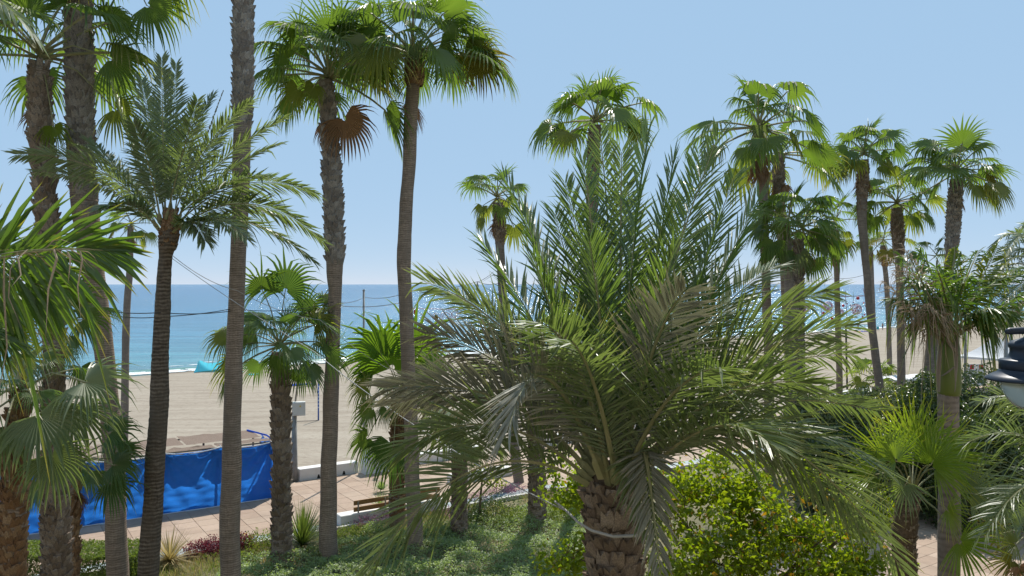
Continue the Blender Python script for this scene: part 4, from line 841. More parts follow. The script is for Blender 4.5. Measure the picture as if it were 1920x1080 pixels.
M['yucca'] = leafmat('yucca_blade', (.095, .135, .040), (.17, .19, .065), (.38, .31, .16), .8, .38, .4, .4)
M['twig'] = plain('twig_bark', (.12, .085, .055), (.19, .145, .10), 10, .9, .1)
def stems(root, base, tips, r=.02, name='stem', mat=None):
    for t in tips:
        mb = MB(); mid = base.lerp(t, .5)+V((ru(-.1, .1), ru(-.1, .1), .12)); mb.tube(bez(base, mid, t, 6), [r*(1-.15*i) for i in range(6)], 6); mb.build(name, mat or M['twig'], root, True)
# trimmed hedge, lower left
hx0, hx1, hy0, hy1, hz_ = -18.5, -11.7, 24.5, 26.2, 1.1
root = thing('hedge', 'clipped green hedge at the lower left behind the palm trunks', 'hedge', ((hx0+hx1)/2, (hy0+hy1)/2, 0))
n = 34000; a = NR.random((n, 3)); face = NR.random(n); top = face < .5; fr = (face >= .5) & (face < .85)
p = np.stack([hx0+(hx1-hx0)*a[:, 0], np.where(fr, hy0+.12*a[:, 1], hy0+(hy1-hy0)*a[:, 1]), np.where(top, hz_-.16*a[:, 2]**2, hz_*a[:, 2])], 1)
e = face >= .85; p[e, 0] = hx1-.15*a[e, 0]
bumpv = np.array([mnoise.noise(V((x*1.1, y*1.1, z))) for x, y, z in p]); p[:, 2] += .10*bumpv*top; p[:, 1] += .12*bumpv*fr
nr = np.where(top[:, None], [[0, 0, 1]], np.where(fr[:, None], [[0, -1, .2]], [[1, 0, .2]])).astype(float)
leafy('foliage', root, p, nr, .075, M['hedge'], .55, .75)
stems(root, V((-13, 25.3, 0)), [V((-13+k, 25.3, .9)) for k in (-2, -1, 0, 1, 2)])
# silver green ground cover and dry grass
def cover_top(x): return 26.7+(x+9)*.62
xs = NR.uniform(-9.5, 4.2, 90000); ys = NR.uniform(22.0, 34.5, 90000)
k = ys < np.array([cover_top(x)+1.0*mnoise.noise(V((x*.7, 0, 3))) for x in xs]); xs, ys = xs[k], ys[k]
hz = np.array([.24+.34*mnoise.noise(V((x*.8, y*.8, 0)))+.16*mnoise.noise(V((x*3.1, y*3.1, 4))) for x, y in zip(xs, ys)])
k = np.array([mnoise.noise(V((x*.9, y*.9, 8))) for x in ()]) if False else None
p = np.stack([xs, ys, np.maximum(.02, hz+NR.uniform(-.05, .10, len(xs)))], 1)
o = leafy('ground_cover', None, p, np.tile([[0, -.1, 1.]], (len(p), 1)), .095, M['cover'], .45, .5, .3); stuff(o)
def blades_np(xs, ys, hgt, lean, w, rng=NR):
    n = len(xs); az = rng.uniform(0, 2*np.pi, n); d = np.stack([np.cos(az), np.sin(az), 0*az], 1); s = np.stack([-np.sin(az), np.cos(az), 0*az], 1)*w/2
    b = np.stack([xs, ys, 0*xs], 1); h = hgt*rng.uniform(.6, 1.25, n); ln = (lean*rng.uniform(.3, 1.3, n)*h)[:, None]; up = np.array([0, 0, 1.])
    m_ = b+d*ln*.3+up*h[:, None]*.62; t = b+d*ln+up*h[:, None]*.95
    v = np.stack([b-s, b+s, m_+s*.8, m_-s*.8, t], 1).reshape(-1, 3); i = np.arange(n)[:, None]*5
    f = np.concatenate([i+np.array([[0, 1, 2]]), i+np.array([[0, 2, 3]]), i+np.array([[3, 2, 4]])], 1).reshape(-1, 3)
    return v, f, np.tile([0, 0, .6, .6, 1], n), np.repeat(rng.random(n), 5)
def region(n, x0, x1, y0, y1, ok, thr=None, sc=.5, sd=0):
    xs = NR.uniform(x0, x1, n); ys = NR.uniform(y0, y1, n); k = np.array([ok(x, y) for x, y in zip(xs, ys)])
    if thr is not None: k &= np.array([mnoise.noise(V((x*sc, y*sc, sd)))+.4*mnoise.noise(V((x*sc*3, y*sc*3, sd))) > thr for x, y in zip(xs, ys)])
    return xs[k], ys[k]
def garden(x, y): return N.x*x+N.y*y < 29.1
gz_ok = lambda x, y: garden(x, y) and y > cover_top(x)-.8
for nm, mt, cnt, thr, sd, h, ln, w in (('dry_grass', 'straw', 42000, .02, 1, .30, .7, .012), ('green_grass', 'grassg', 46000, -.12, 6, .26, .6, .013)):
    xs, ys = region(cnt, -14, 9, 25, 36.5, gz_ok, thr, .45, sd); v, f, t, r = blades_np(xs, ys, h, ln, w); stuff(npobj(nm, npmesh(nm, v, f, M[mt], t, r)))
xs, ys = region(26000, -13, 9, 26, 36.5, gz_ok, .10, .55, 12); p = np.stack([xs, ys, NR.uniform(.02, .28, len(xs))], 1)
stuff(leafy('leafy_weeds', None, p, np.tile([[0, -.3, 1.]], (len(p), 1)), .09, M['hedge'], .5, .8))
def clump(name, label, cat, x, y, r, h, n, mat, size, group=None, flower=None, asp=.5):
    root = thing(name, label, cat, (x, y, 0), group)
    p, q = blob_pts([(x, y, h*.45, r, r*.8, h*.6)], n, lo=.3, lump=.4, fr=2)
    leafy('foliage', root, p, q, size, M[mat], asp, .9, .9)
    if flower:
        p, q = blob_pts([(x, y, h*.75, r*.8, r*.6, h*.45)], flower[1], lo=.7); leafy('blossom', root, p, q, .07, M[flower[0]], .9, .9)
    return root
for k, (px, py, r) in enumerate(((372, 1043, .55), (402, 1040, .6), (432, 1037, .55), (458, 1034, .45))):
    d = CAMZ*F/(py-HZ); x = P(px, 0, d).x
    clump('red_leaf_plant', ('leftmost wine red leafy plant in the bed before the blue tarpaulin', 'second wine red leafy plant, left of the smooth trunk', 'wine red plant mostly behind the smooth ringed trunk', 'wine red plant topped by an orange flower, right of the smooth trunk')[k], 'plant', x, d, r, .5+.1*(k % 2), 900, 'wine', .085, 'wine red bedding plants', ('orange', 26) if k == 3 else None)
lab = ('purple flowering clump at the left end of the wooden backed bench', 'purple flowering clump against the middle of the bench', 'purple flowering clump near the slender trunk beyond the bench', 'purple clump left of the short dark palm trunk', 'purple clump right of the short dark palm trunk', 'purple flower drift before the plain white bench', 'purple flowers left of the stubby dark trunk', 'purple flowers right of the stubby dark trunk')
for k, (px, py, r) in enumerate(((612, 1003, .5), (690, 988, .65), (735, 975, .6), (835, 968, .6), (905, 940, .7), (940, 925, .8), (965, 925, .6), (1045, 930, .7))):
    d = CAMZ*F/(py-HZ); clump('flowering_plant', lab[k], 'plant', P(px, 0, d).x, d, r, .42, 520, 'mauve', .06, 'purple flowering plants along the promenade', None, .6)
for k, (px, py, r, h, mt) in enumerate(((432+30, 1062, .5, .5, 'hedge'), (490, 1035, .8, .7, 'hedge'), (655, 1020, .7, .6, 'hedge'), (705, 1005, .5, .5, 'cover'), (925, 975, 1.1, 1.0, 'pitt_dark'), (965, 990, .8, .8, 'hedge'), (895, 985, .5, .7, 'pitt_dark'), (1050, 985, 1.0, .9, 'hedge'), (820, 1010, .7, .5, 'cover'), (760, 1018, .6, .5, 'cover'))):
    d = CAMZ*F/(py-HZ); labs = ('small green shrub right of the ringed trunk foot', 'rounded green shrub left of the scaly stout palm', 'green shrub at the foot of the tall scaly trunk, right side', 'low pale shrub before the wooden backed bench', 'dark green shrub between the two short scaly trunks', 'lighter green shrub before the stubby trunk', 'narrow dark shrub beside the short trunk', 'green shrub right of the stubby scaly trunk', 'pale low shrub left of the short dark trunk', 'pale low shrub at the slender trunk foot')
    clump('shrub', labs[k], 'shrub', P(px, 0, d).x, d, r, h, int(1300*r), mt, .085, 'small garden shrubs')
# small sapling stem between the palms
d = 31.5; root = thing('sapling', 'thin dark sapling with a few light leaves among the purple flowers', 'tree', (P(898, 0, d).x, d, 0))
mb = MB(); mb.tube([P(898, 985, d), P(901, 930, d), P(905, 890, d)], [.06, .05, .03], 7); mb.build('trunk', M['twig'], root)
p, q = blob_pts([(P(905, 0, d).x, d, P(0, 885, d).z, .7, .6, .3), (P(930, 0, d).x, d, P(0, 905, d).z, .6, .5, .2)], 260, lo=.2); leafy('crown', root, p, q, .14, M['broad'], .5, .8)
# spiky yucca clumps
def yucca(label, px, py, n, L, mat='yucca', lo=5, hi=85, w=.03, grp='spiky clumps'):
    d = CAMZ*F/(py-HZ); c = P(px, py, d); root = thing('yucca', label, 'plant', c, grp); mb = MB(); rg = random.Random(px)
    for k in range(n):
        az = rg.uniform(0, 6.28); e = R(hi+(lo-hi)*(k/n)**.8+rg.uniform(-6, 6)); l = L*rg.uniform(.75, 1.1); rr = rg.random(); dr = V((cos(az)*cos(e), sin(az)*cos(e), sin(e))); s = V((-sin(az), cos(az), 0))*w/2
        p0 = c+UP*.15; p1 = p0+dr*l*.5; p2 = p0+dr*l-UP*l*.12*cos(e)
        a = [mb.vert(p0-s, 0, rr), mb.vert(p0+s, 0, rr), mb.vert(p1+s, .5, rr), mb.vert(p1-s, .5, rr), mb.vert(p2, 1, rr)]; mb.face(a[0], a[1], a[2], a[3]); mb.face(a[3], a[2], a[4])
    mb.build('foliage', M[mat], root)
yucca('big spiky yellow green yucca clump behind the stout scaly trunk', 566, 1030, 330, 1.75)
yucca('pale straw spiky clump right of the left date palm trunk', 318, 1060, 200, 1.3, 'straw', -5, 70)
yucca('small grey green spiky tuft on the paving edge before the slender trunk', 715, 925, 90, .55, 'cover', 10, 80, .04)
yucca('small spiky tuft behind the bench backrest', 712, 957, 40, .8, 'cover', 20, 85, .03)
# pittosporum bushes, right middle
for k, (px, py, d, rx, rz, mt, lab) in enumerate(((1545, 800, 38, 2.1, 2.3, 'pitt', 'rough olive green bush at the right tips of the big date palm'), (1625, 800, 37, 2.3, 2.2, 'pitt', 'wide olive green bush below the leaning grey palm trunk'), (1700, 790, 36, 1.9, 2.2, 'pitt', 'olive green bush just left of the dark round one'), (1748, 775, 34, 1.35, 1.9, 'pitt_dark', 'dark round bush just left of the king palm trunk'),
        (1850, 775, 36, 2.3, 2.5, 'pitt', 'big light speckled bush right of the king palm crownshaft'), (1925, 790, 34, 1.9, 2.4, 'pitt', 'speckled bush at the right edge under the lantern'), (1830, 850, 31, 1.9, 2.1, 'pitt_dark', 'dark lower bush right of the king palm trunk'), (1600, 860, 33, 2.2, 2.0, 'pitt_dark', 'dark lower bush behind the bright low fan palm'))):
    c = P(px, py, d); root = thing('bush', lab, 'bush', (c.x, d, 0), 'rounded bushes at the right')
    zc = c.z; rg = random.Random(k); ells = [(c.x, d, zc*.62, rx, 1.5, zc*.62+rz*.35)]
    for q in range(6): ells.append((c.x+rg.uniform(-.7, .7)*rx, d+rg.uniform(-.8, .4), zc*.75+rg.uniform(.0, .5)*rz, rx*rg.uniform(.3, .5), .8, rz*rg.uniform(.25, .42)))
    p, q = blob_pts(ells, 20000, lo=.82, lump=.25); leafy('foliage', root, p, q, .15, M[mt], .55, .75)
    stems(root, V((c.x, d, 0)), [V((c.x+dx, d+.2, zc*.7)) for dx in (-.6, 0, .6)], .06)
# broad-leaved tree right of the big date palm
d = 15.5; root = thing('broadleaf_tree', 'leafy yellow green tree with orange tinted leaves behind the big date palm', 'tree', (P(1400, 0, d).x, d+.4, 0))
ells = [(P(px, 0, dd).x, dd, P(0, py, dd).z, rx, ry, rz) for px, py, dd, rx, ry, rz in ((1430, 985, 15.5, 1.5, 1.1, 1.15), (1290, 990, 15.8, 1.1, 1.0, 1.2), (1540, 1010, 15.2, 1.1, .9, 1.0), (1350, 1060, 15, 1.3, 1, .9), (1480, 1080, 15, 1.4, 1, .9), (1600, 1060, 15.6, .95, .8, .8), (1380, 920, 16.3, 1.0, .8, .65), (1245, 935, 16.4, .8, .7, .6), (1060, 1045, 15.2, .42, .4, .4), (1085, 915, 16.2, .4, .4, .35), (1640, 960, 15.8, .5, .5, .4))]
rg = random.Random(77); cl = []
for e in ells:
    for k_ in range(int(9*e[3]*e[5])+5):
        dv = V((rg.gauss(0, 1), rg.gauss(0, 1), rg.gauss(0, 1))).normalized()*rg.uniform(.35, 1.18); r_ = rg.uniform(.16, .40)
        cl.append((e[0]+dv.x*e[3], e[1]+dv.y*e[4], e[2]+dv.z*e[5], r_*1.3, r_, r_*.7))
for k_ in range(26):      # long loose shoots above and beside the crown
    x_ = rg.uniform(1010, 1640); cl.append((P(x_, 0, 15.8).x, 15.8+rg.uniform(-.8, .8), P(0, rg.uniform(850, 960), 15.8).z, .22, .2, .30))
p, q = blob_pts(cl, 15500, lo=.2, hi=1.3, lump=.5, fr=3); leafy('crown', root, p, q, .115, M['broad'], .62, .9, .1, .35)
p, q = blob_pts(ells, 700, lo=.5, hi=1.2, lump=.65, fr=2.2); leafy('yellow_foliage', root, p, q, .10, M['broad_y'], .62, .9, .1)
ends = cl[::3]
b0 = V((P(1400, 0, d).x, d+.4, 0)); mb = MB(); fk = b0+V((.05, -.1, 2.6)); mb.tube([b0, b0+V((.1, 0, 1.3)), fk], [.16, .13, .11], 9); mb.build('trunk', M['twig'], root, True)
for e in ells:
    mb = MB(); c = V(e[:3]); mb.tube(bez(fk, fk.lerp(c, .5)+UP*.3, c+V((0, -.2, .1)), 8), [.07, .06, .05, .042, .035, .028, .02, .014], 6); lb = mb.build('limb', M['twig'], root, True)
    mb = MB(); rg = random.Random(int(abs(e[0]*100)))
    for q in range(5):
        mb.tube([c, c+V((rg.uniform(-1, 1)*e[3], rg.uniform(-1, .3)*e[4], rg.uniform(-.3, 1)*e[5]))*.95], [.014, .006], 4); 
    mb.build('twig', M['twig'], root)

# ================================================================== BEACH
def people_mesh(pts, edges, rad, sub=1):
    me = bpy.data.meshes.new('person'); me.from_pydata(pts, edges, []); return me
skin = plain('tanned_skin', (.34, .19, .12), (.42, .25, .17), 3, .55, .3); hairm = plain('dark_hair', (.03, .02, .015), (.06, .04, .03), 20, .7)
def cloth(n, c): return plain(n, c, tuple(x*.8 for x in c), 8, .85, .1)
def person(label, at, face, h, shorts, pose=0, hair=True, shirt=None):
    """standing figure: one skinned body, shorts and hair as children."""
    k = h/1.7; root = thing('person', label, 'person', at, 'people on the beach'); c, s = cos(face), sin(face)
    def w(x, y, z): return (k*(x*c-y*s), k*(x*s+y*c), k*z)
    J = {'pel': (0, 0, .93, .135, .10), 'bel': (0, 0, 1.08, .125, .095), 'che': (0, -.01, 1.30, .155, .105), 'nek': (0, 0, 1.47, .055, .055), 'hed': (0, -.02, 1.58, .085, .10), 'top': (0, -.015, 1.67, .06, .075)}
    for sg, nm in ((1, 'L'), (-1, 'R')):
        ax, ay = (.10, -.02) if pose == 0 else (.22, -.10)
        J.update({nm+'sh': (.19*sg, 0, 1.40, .052, .052), nm+'el': ((.19+ax)*sg, .02, 1.14, .040, .040), nm+'wr': ((.17+ax*.9)*sg, ay-.05, .92 if pose == 0 else 1.0, .028, .028), nm+'ha': ((.16+ax*.8)*sg, ay-.09, .84 if pose == 0 else .98, .030, .018),
                  nm+'hi': (.085*sg, 0, .88, .085, .09), nm+'kn': (.10*sg, -.02+.05*sg*pose, .49, .055, .058), nm+'an': (.105*sg, .02+.08*sg*pose, .09, .036, .038), nm+'to': (.11*sg, -.12+.08*sg*pose, .03, .035, .025)})
    E_ = [('pel', 'bel'), ('bel', 'che'), ('che', 'nek'), ('nek', 'hed'), ('hed', 'top')]
    for nm in 'LR': E_ += [('che', nm+'sh'), (nm+'sh', nm+'el'), (nm+'el', nm+'wr'), (nm+'wr', nm+'ha'), ('pel', nm+'hi'), (nm+'hi', nm+'kn'), (nm+'kn', nm+'an'), (nm+'an', nm+'to')]
    def skinned(name, keys, grow, mat):
        ks = [q for q in J if q in keys]; ix = {q: i for i, q in enumerate(ks)}
        me = bpy.data.meshes.new(name); me.from_pydata([w(*J[q][:3]) for q in ks], [(ix[a], ix[b_]) for a, b_ in E_ if a in ix and b_ in ix], []); me.materials.append(mat)
        o = bpy.data.objects.new(name, me); COL.objects.link(o); o.parent = root
        sm = o.modifiers.new('skin', 'SKIN'); sv = me.skin_vertices[0].data if me.skin_vertices else None
        if sv is None:
            me.attributes  # no layer yet: created by the modifier on demand
        for q in ks:
            if sv: sv[ix[q]].radius = (J[q][3]*k*grow, J[q][4]*k*grow); sv[ix[q]].use_root = (q == 'pel')
        sb = o.modifiers.new('smooth', 'SUBSURF'); sb.levels = 1; sb.render_levels = 1; sm.use_smooth_shade = True
        return o
    body = skinned('body', set(J), 1, skin)
    if shorts: skinned('swim_shorts', {'pel', 'Lhi', 'Rhi', 'Lkn', 'Rkn'} if True else (), 1.16, cloth('shorts_fabric', shorts))
    if hair:
        mb = MB(); mb.lathe(w(0, .01, 1.60), [(.02*k, .125*k), (.07*k, .105*k), (.098*k, .05*k), (.100*k, .0), (.085*k, -.05*k)][::-1], 12); hb = mb.build('hair', hairm, None, True); hb.parent = root
        for q in ('label', 'category'): 
            if q in hb: del hb[q]
    return root
def ensure_skin_layer(me):
    pass
d = 87; zb = 11.0
def sand_at(px, py):
    """ground point under a pixel on the sloping sand"""
    dd = 80.
    for _ in range(40):
        p = P(px, py, dd); z = sand_z(p.dot(U), p.dot(N)); dd = (CAMZ-z)*F/(py-HZ)
    return P(px, py, dd)
q = sand_at(584, 723); person('bare chested man in pale grey shorts standing by the volleyball post', q, R(200), 1.72, (.45, .46, .48))
q = sand_at(590, 722.5); person('tanned person just right of the man in grey shorts, half behind', q, R(150), 1.66, (.10, .08, .09))
for px, py, h, f, pose, sh, lab in ((1597, 613, 1.7, 90, 1, (.05, .05, .08), 'dark bather wading, left of the beach umbrella'), (1609, 617, 1.6, 30, 0, (.3, .1, .1), 'bather at the water edge between wader and umbrella'), (1655, 618.5, 1.75, 200, 0, (.05, .08, .2), 'person standing beside the teal beach chair'), (1698, 614, 1.7, 10, 0, (.4, .1, .1), 'lone bather far right of the grey trunks'), (1545, 616, 1.65, 60, 1, (.1, .3, .3), 'bather left of the hanging frame of red balls')):
    person(lab, sand_at(px, py), R(f), h, sh, pose)
# beach umbrella, chair, towels
blue = cloth('blue_towel', (.03, .06, .30)); red = cloth('red_towel', (.45, .06, .06)); teal = cloth('teal_canvas', (.03, .33, .38)); cream = cloth('umbrella_canvas', (.62, .60, .52)); tq = cloth('turquoise_canvas', (.10, .52, .66)); alu = plain('aluminium_pole', (.5, .5, .5), None, 3, .35, .5, 0, .7)
q = sand_at(1621, 621); root = thing('beach_umbrella', 'pale beach umbrella near the waterline with bags in its shade', 'umbrella', q)
mb = MB(); mb.tube([q, q+UP*2.1], .03, 6); mb.build('umbrella_pole', alu, root)
mb = MB(); mb.lathe(q+UP*1.75, [(.02, .5), (.5, .43), (.95, .26), (1.35, .02), (1.33, -.10), (1.30, .0), (.9, .2), (.02, .42)], 12); mb.build('canopy', cream, root)
q2 = q
def towel(label, px, py, l, w, m, heap=False, grp=None):
    q = sand_at(px, py); mb = MB(); n = 7; idx = []
    for i in range(n):
        idx.append([mb.vert(q+U*(l*(i/(n-1)-.5))+N*(w*(j/4-.5))+UP*(.03+(.30 if heap else .03)*abs(mnoise.noise(V((i*.7+px, j*.8, 1)))))) for j in range(5)])
    for a, c in zip(idx, idx[1:]):
        for j in range(4): mb.face(a[j], c[j], c[j+1], a[j+1])
    mb.face(*[r[0] for r in idx][::-1]); 
    o = mb.build('towel', m, None, False, q); tag(o, label, 'towel', grp)
towel('crumpled dark blue towel pile left of the volleyball post', 565, 722, 2.2, 1.0, blue, True)
towel('flat dark blue towel on the sand, left of the crumpled pile', 543, 723.5, 2.0, .8, blue)
towel('red towel on the sand left of the beach umbrella', 1610, 622, 2.6, 1.2, red)
towel('dark blue bags heaped in the shade of the beach umbrella', 1620, 622, 2.4, 1.0, blue, True)
towel('small turquoise cloth lying on the sand right of the sunshade', 476, 703, 1.3, .8, tq, True)
def chair(label, px, py, m):
    q = sand_at(px, py); root = thing('beach_chair', label, 'chair', q, 'folding beach chairs'); f = V((.5, .86, 0)); s = V((.86, -.5, 0))
    for nm, c, hx, hy, hz in (('seat', q+UP*.32, .28, .28, .02),): mb = MB(); mb.box(c, hx, hy, hz, s, f); mb.build(nm, m, root)
    mb = MB(); mb.box(q+UP*.66-f*.32, .28, .02, .34, s, f); mb.build('backrest', m, root)
    for a in (-1, 1):
        for b_ in (-1, 1): mb = MB(); mb.tube([q+s*(a*.27)+f*(b_*.25), q+s*(a*.27)+f*(-b_*.2)+UP*.5], .015, 5); mb.build('leg', alu, root)
chair('teal folding beach chair beside a standing bather near the far trunks', 1646, 620, teal); chair('green teal beach chair at the left edge behind the fan palms', 8, 733, teal)
# turquoise stretch sunshade
c0 = sand_at(363, 699); root = thing('sunshade', 'turquoise stretch fabric beach sunshade on two poles by the surf', 'sunshade', c0)
dd = c0.y; pk1, pk2 = P(373, 676, dd+.6), P(421, 674, dd+1.2); f2 = P(470, 703, dd+.8); bk1, bk2 = P(395, 688, dd+4), P(440, 688, dd+4.2)
for pk in (pk1, pk2):
    mb = MB(); mb.tube([V((pk.x, pk.y, sand_z(pk.dot(U), pk.dot(N))-.05)), pk], .03, 6); mb.build('pole', alu, root)
mb = MB(); G = []; nu, nv = 20, 8
edge = [c0+UP*.05, c0.lerp(pk1, .6)-UP*.15, pk1, pk1.lerp(pk2, .3)-UP*.33, pk1.lerp(pk2, .55)-UP*.40, pk1.lerp(pk2, .8)-UP*.25, pk2, pk2.lerp(f2, .45)-UP*.25, f2+UP*.05]
ed = spline([(*p, 0) for p in edge], .25); back = [bk1.lerp(bk2, i/(len(ed)-1))-UP*(.1+1.2*(abs(i/(len(ed)-1)-.5)*2)**2) for i in range(len(ed))]
for e_, bk in zip(ed, back):
    e_ = V(e_[:3]); G.append([mb.vert(e_.lerp(bk, j/6)-UP*(.25*sin(pi*j/6))) for j in range(7)])
for a, c in zip(G, G[1:]):
    for j in range(6): mb.face(a[j], c[j], c[j+1], a[j+1])
tqm = leafmat('turquoise_stretch_fabric', (.10, .50, .62), (.12, .54, .66), None, .8, .45, .7, .2, tcol=(1.2, 1.2, 1.2)); mb.build('canopy', tqm, root, True)
# volleyball posts and court rope
def post(label, px, py0, py1, m, r, band=None):
    q = sand_at(px, py1); tp = P(px, py0, q.y); root = thing('volleyball_post', label, 'post', q, 'volleyball posts')
    mb = MB(); mb.tube([q-UP*.1, q+UP*.9, tp], [r*1.1, r, r], 8); mb.build('post_shaft', m, root, True)
    if band:
        for k in range(9): mb = MB(); z = q.z+1.0+k*.28; mb.tube([V((q.x, q.y, z)), V((q.x, q.y, z+.09))], r*1.25, 8); mb.build('padding_band', band, root)
post('blue volleyball post wound with padding on the empty sand', 597, 714, 788, plain('blue_post_paint', (.03, .10, .38), None, 4, .45, .4), .06, plain('white_band', (.5, .55, .62), None, 4, .7))
post('pale grey volleyball post next to the two standing people', 578, 648, 723, plain('pale_post_paint', (.45, .47, .50), None, 4, .45, .4), .09)
def cable(label, pts, r, sag=.0, m=None, name='cable', k=5, bulbs=0):
    """hanging cable through the given points"""
    mb = MB(); out = []
    for a, c in zip(pts, pts[1:]):
        for i in range(12):
            u = i/12; out.append(a.lerp(c, u)-UP*(sag*4*u*(1-u)))
    out.append(pts[-1]); mb.tube(out, r if isinstance(r, float) else [r[0]+(r[1]-r[0])*i/(len(out)-1) for i in range(len(out))], k)
    o = mb.build(name, m or wire, None, True, pts[0]); tag(o, label, 'cable', 'cables strung between the palms'); return o
wire = plain('black_cable', (.05, .045, .045), None, 5, .6); wirew = plain('pale_cable', (.40, .385, .365), (.32, .31, .30), 3, .6)
a, c = sand_at(597, 789), sand_at(541, 791.5); o = cable('thin court rope lying on the sand left of the blue post', [a+UP*.03, c+UP*.03], .02); del o['group']
# cables
cable('long thin pale cable from the left date palm down to the big date palm', [P(322, 484, 18.7), P(590, 660, 15.2), P(800, 812, 12.4), P(1062, 958, 10.0)], (.007, .009), .05, wirew)
o = cable('grey hose slung around the scaly trunk of the big date palm', [P(1040, 940, 10.15), P(1062, 958, 10.0), P(1085, 980, 9.72), P(1110, 995, 9.58), P(1150, 1006, 9.5), P(1196, 1004, 9.62)], (.012, .021), .0, wirew, 'hose', 8); o['category'] = 'hose'; del o['group']
cable('pale cable just above the long one, from the left date palm towards the right', [P(322, 478, 18.8), P(445, 545, 20), P(600, 600, 22), P(745, 700, 28)], .008, .12, wirew)
for k, (ps, sg, lab) in enumerate(((((170, 578, 19.5), (300, 586, 18.8), (440, 582, 22)), .06, 'dark festoon cable above the sea left of the tall straight trunk'), (((215, 592, 20), (300, 594, 19.2), (440, 578, 22)), .04, 'second festoon cable just under the first at left'), (((440, 580, 22), (626, 566, 27.2)), .15, 'festoon cable between the straight trunk and the long scaly trunk'), (((626, 567, 27.4), (683, 557, 40), (763, 549, 28.2)), .12, 'festoon cable through the thin grey pole top over the sea'), (((626, 572, 27.4), (763, 565, 28.2)), .12, 'lower festoon cable left of the slender smooth trunk'),
      (((763, 545, 28.2), (895, 528, 36), (940, 529, 38)), .12, 'cable with an insulator reaching the slim swollen necked palm'), (((940, 531, 38), (1104, 536, 36)), .2, 'cable from the slim palm into the big date palm fronds'), (((1438, 530, 40), (1480, 523, 38), (1571, 521, 48)), .15, 'cable between the twin trunks and the thin palm at right'), (((1572, 522, 48), (1627, 513, 47)), .1, 'short cable reaching the leaning grey trunk'), (((1437, 545, 40), (1478, 546, 38), (1572, 556, 48), (1628, 552, 47)), .05, 'top carrying cable of the red ball frame'), (((1640, 577, 48), (1752, 577, 44)), .1, 'cable across the sea right of the leaning grey trunk'), (((895, 529, 36), (925, 510, 38)), .05, 'short stay cable rising to the slim palm'))):
    cable(lab, [P(*p) for p in ps], .011, sg)
# slack dangling wire right of the king palm's neighbour trunk
cable('slack black wire hanging from the brown fronds to the sand colour backdrop', [P(1722, 610, 44), P(1708, 640, 44), P(1694, 672, 44)], .03, .0)
d = 36; root = thing('cable_insulator', 'small dark insulator hanging on the cable left of the slim palm', 'insulator', P(895, 529, d)); mb = MB(); mb.lathe(P(895, 540, d), [(.02, -.14), (.05, -.1), (.06, .1), (.03, .2), (.015, .27)], 8); mb.build('insulator_body', grey, root)
def thin_pole(label, px, py0, py1, d, r, m):
    z0 = 0 if N.y*d+N.x*(px-960)/F*d < 38 else -1.4; a = P(px, 0, d); a.z = z0; root = thing('thin_pole', label, 'pole', a, 'plain grey poles'); mb = MB(); mb.tube([a, P(px, py0, d)], [r*1.1, r*.9], 8); mb.build('pole_shaft', m, root, True); mb = MB(); mb.tube([P(px, py0, d), P(px, py0, d)+UP*.06], r*1.15, 8); mb.build('pole_cap', m, root)
thin_pole('thin grey pole standing before the sea behind the bright young fan palm', 682, 545, 0, 41, .06, grey)
thin_pole('grey pole among the right fronds of the big date palm', 1364, 530, 0, 40, .10, grey)
thin_pole('dark thin pole right of the king palm before the sand', 1810, 560, 0, 52, .09, grey)
thin_pole('dark pole in front of the white tents', 1886, 620, 0, 55, .14, grey); thin_pole('second dark pole right of the white tent peak', 1895, 615, 0, 56, .10, grey)
# street lamp far behind with flat head
d = 60; a = P(1590, 0, d); a.z = -1.3; root = thing('street_lamp', 'dark bent street lamp with flat head below the red ball frame', 'street lamp', a); mb = MB(); mb.tube([a, P(1586, 612, d), P(1596, 594, d)], .07, 6); mb.build('lamp_post', wire, root); mb = MB(); mb.box(P(1600, 594.5, d), .26, .12, .045); mb.build('lamp_head', wire, root)
d = 45; a = P(1757, 0, d); a.z = 0; root = thing('street_lamp', 'slim dark lamp post curving beside the king palm crownshaft', 'street lamp', a); mb = MB(); mb.tube([a, P(1755, 670, d), P(1758, 640, d), P(1763, 622, d)], .05, 6); mb.build('lamp_post', wire, root); mb = MB(); mb.lathe(P(1755, 672, d), [(.06, -.2), (.12, -.15), (.12, .15), (.06, .25)], 8); mb.build('junction_box', wire, root)
# ---- hanging light ornament with red balls
d = 53; redp = plain('red_bauble', (.52, .030, .035), (.42, .02, .03), 3, .4, .4); plum = plain('plum_bauble', (.13, .02, .07), None, 3, .4, .4); frame_m = plain('ornament_wire', (.42, .16, .15), None, 4, .5); greenw = plain('green_wire', (.07, .20, .15), None, 4, .5); whitew = plain('pink_white_light_wire', (.62, .45, .48), (.45, .16, .22), 9, .5)
root = thing('light_ornament', 'hanging wire ornament of red balls and pale lattice globes in a thin frame', 'ornament', P(1590, 555, d))
def fp(px, py, dd=0): return P(px, py, d+dd)
for a, c in (((1539, 556), (1541, 602)), ((1541, 602), (1630, 602)), ((1539, 556), (1622, 555)), ((1622, 555), (1630, 602)), ((1585, 545), (1588, 602)), ((1618, 540), (1622, 555))):
    mb = MB(); mb.tube([fp(*a), fp(*c)], .018, 5); mb.build('frame_rod', frame_m, root)
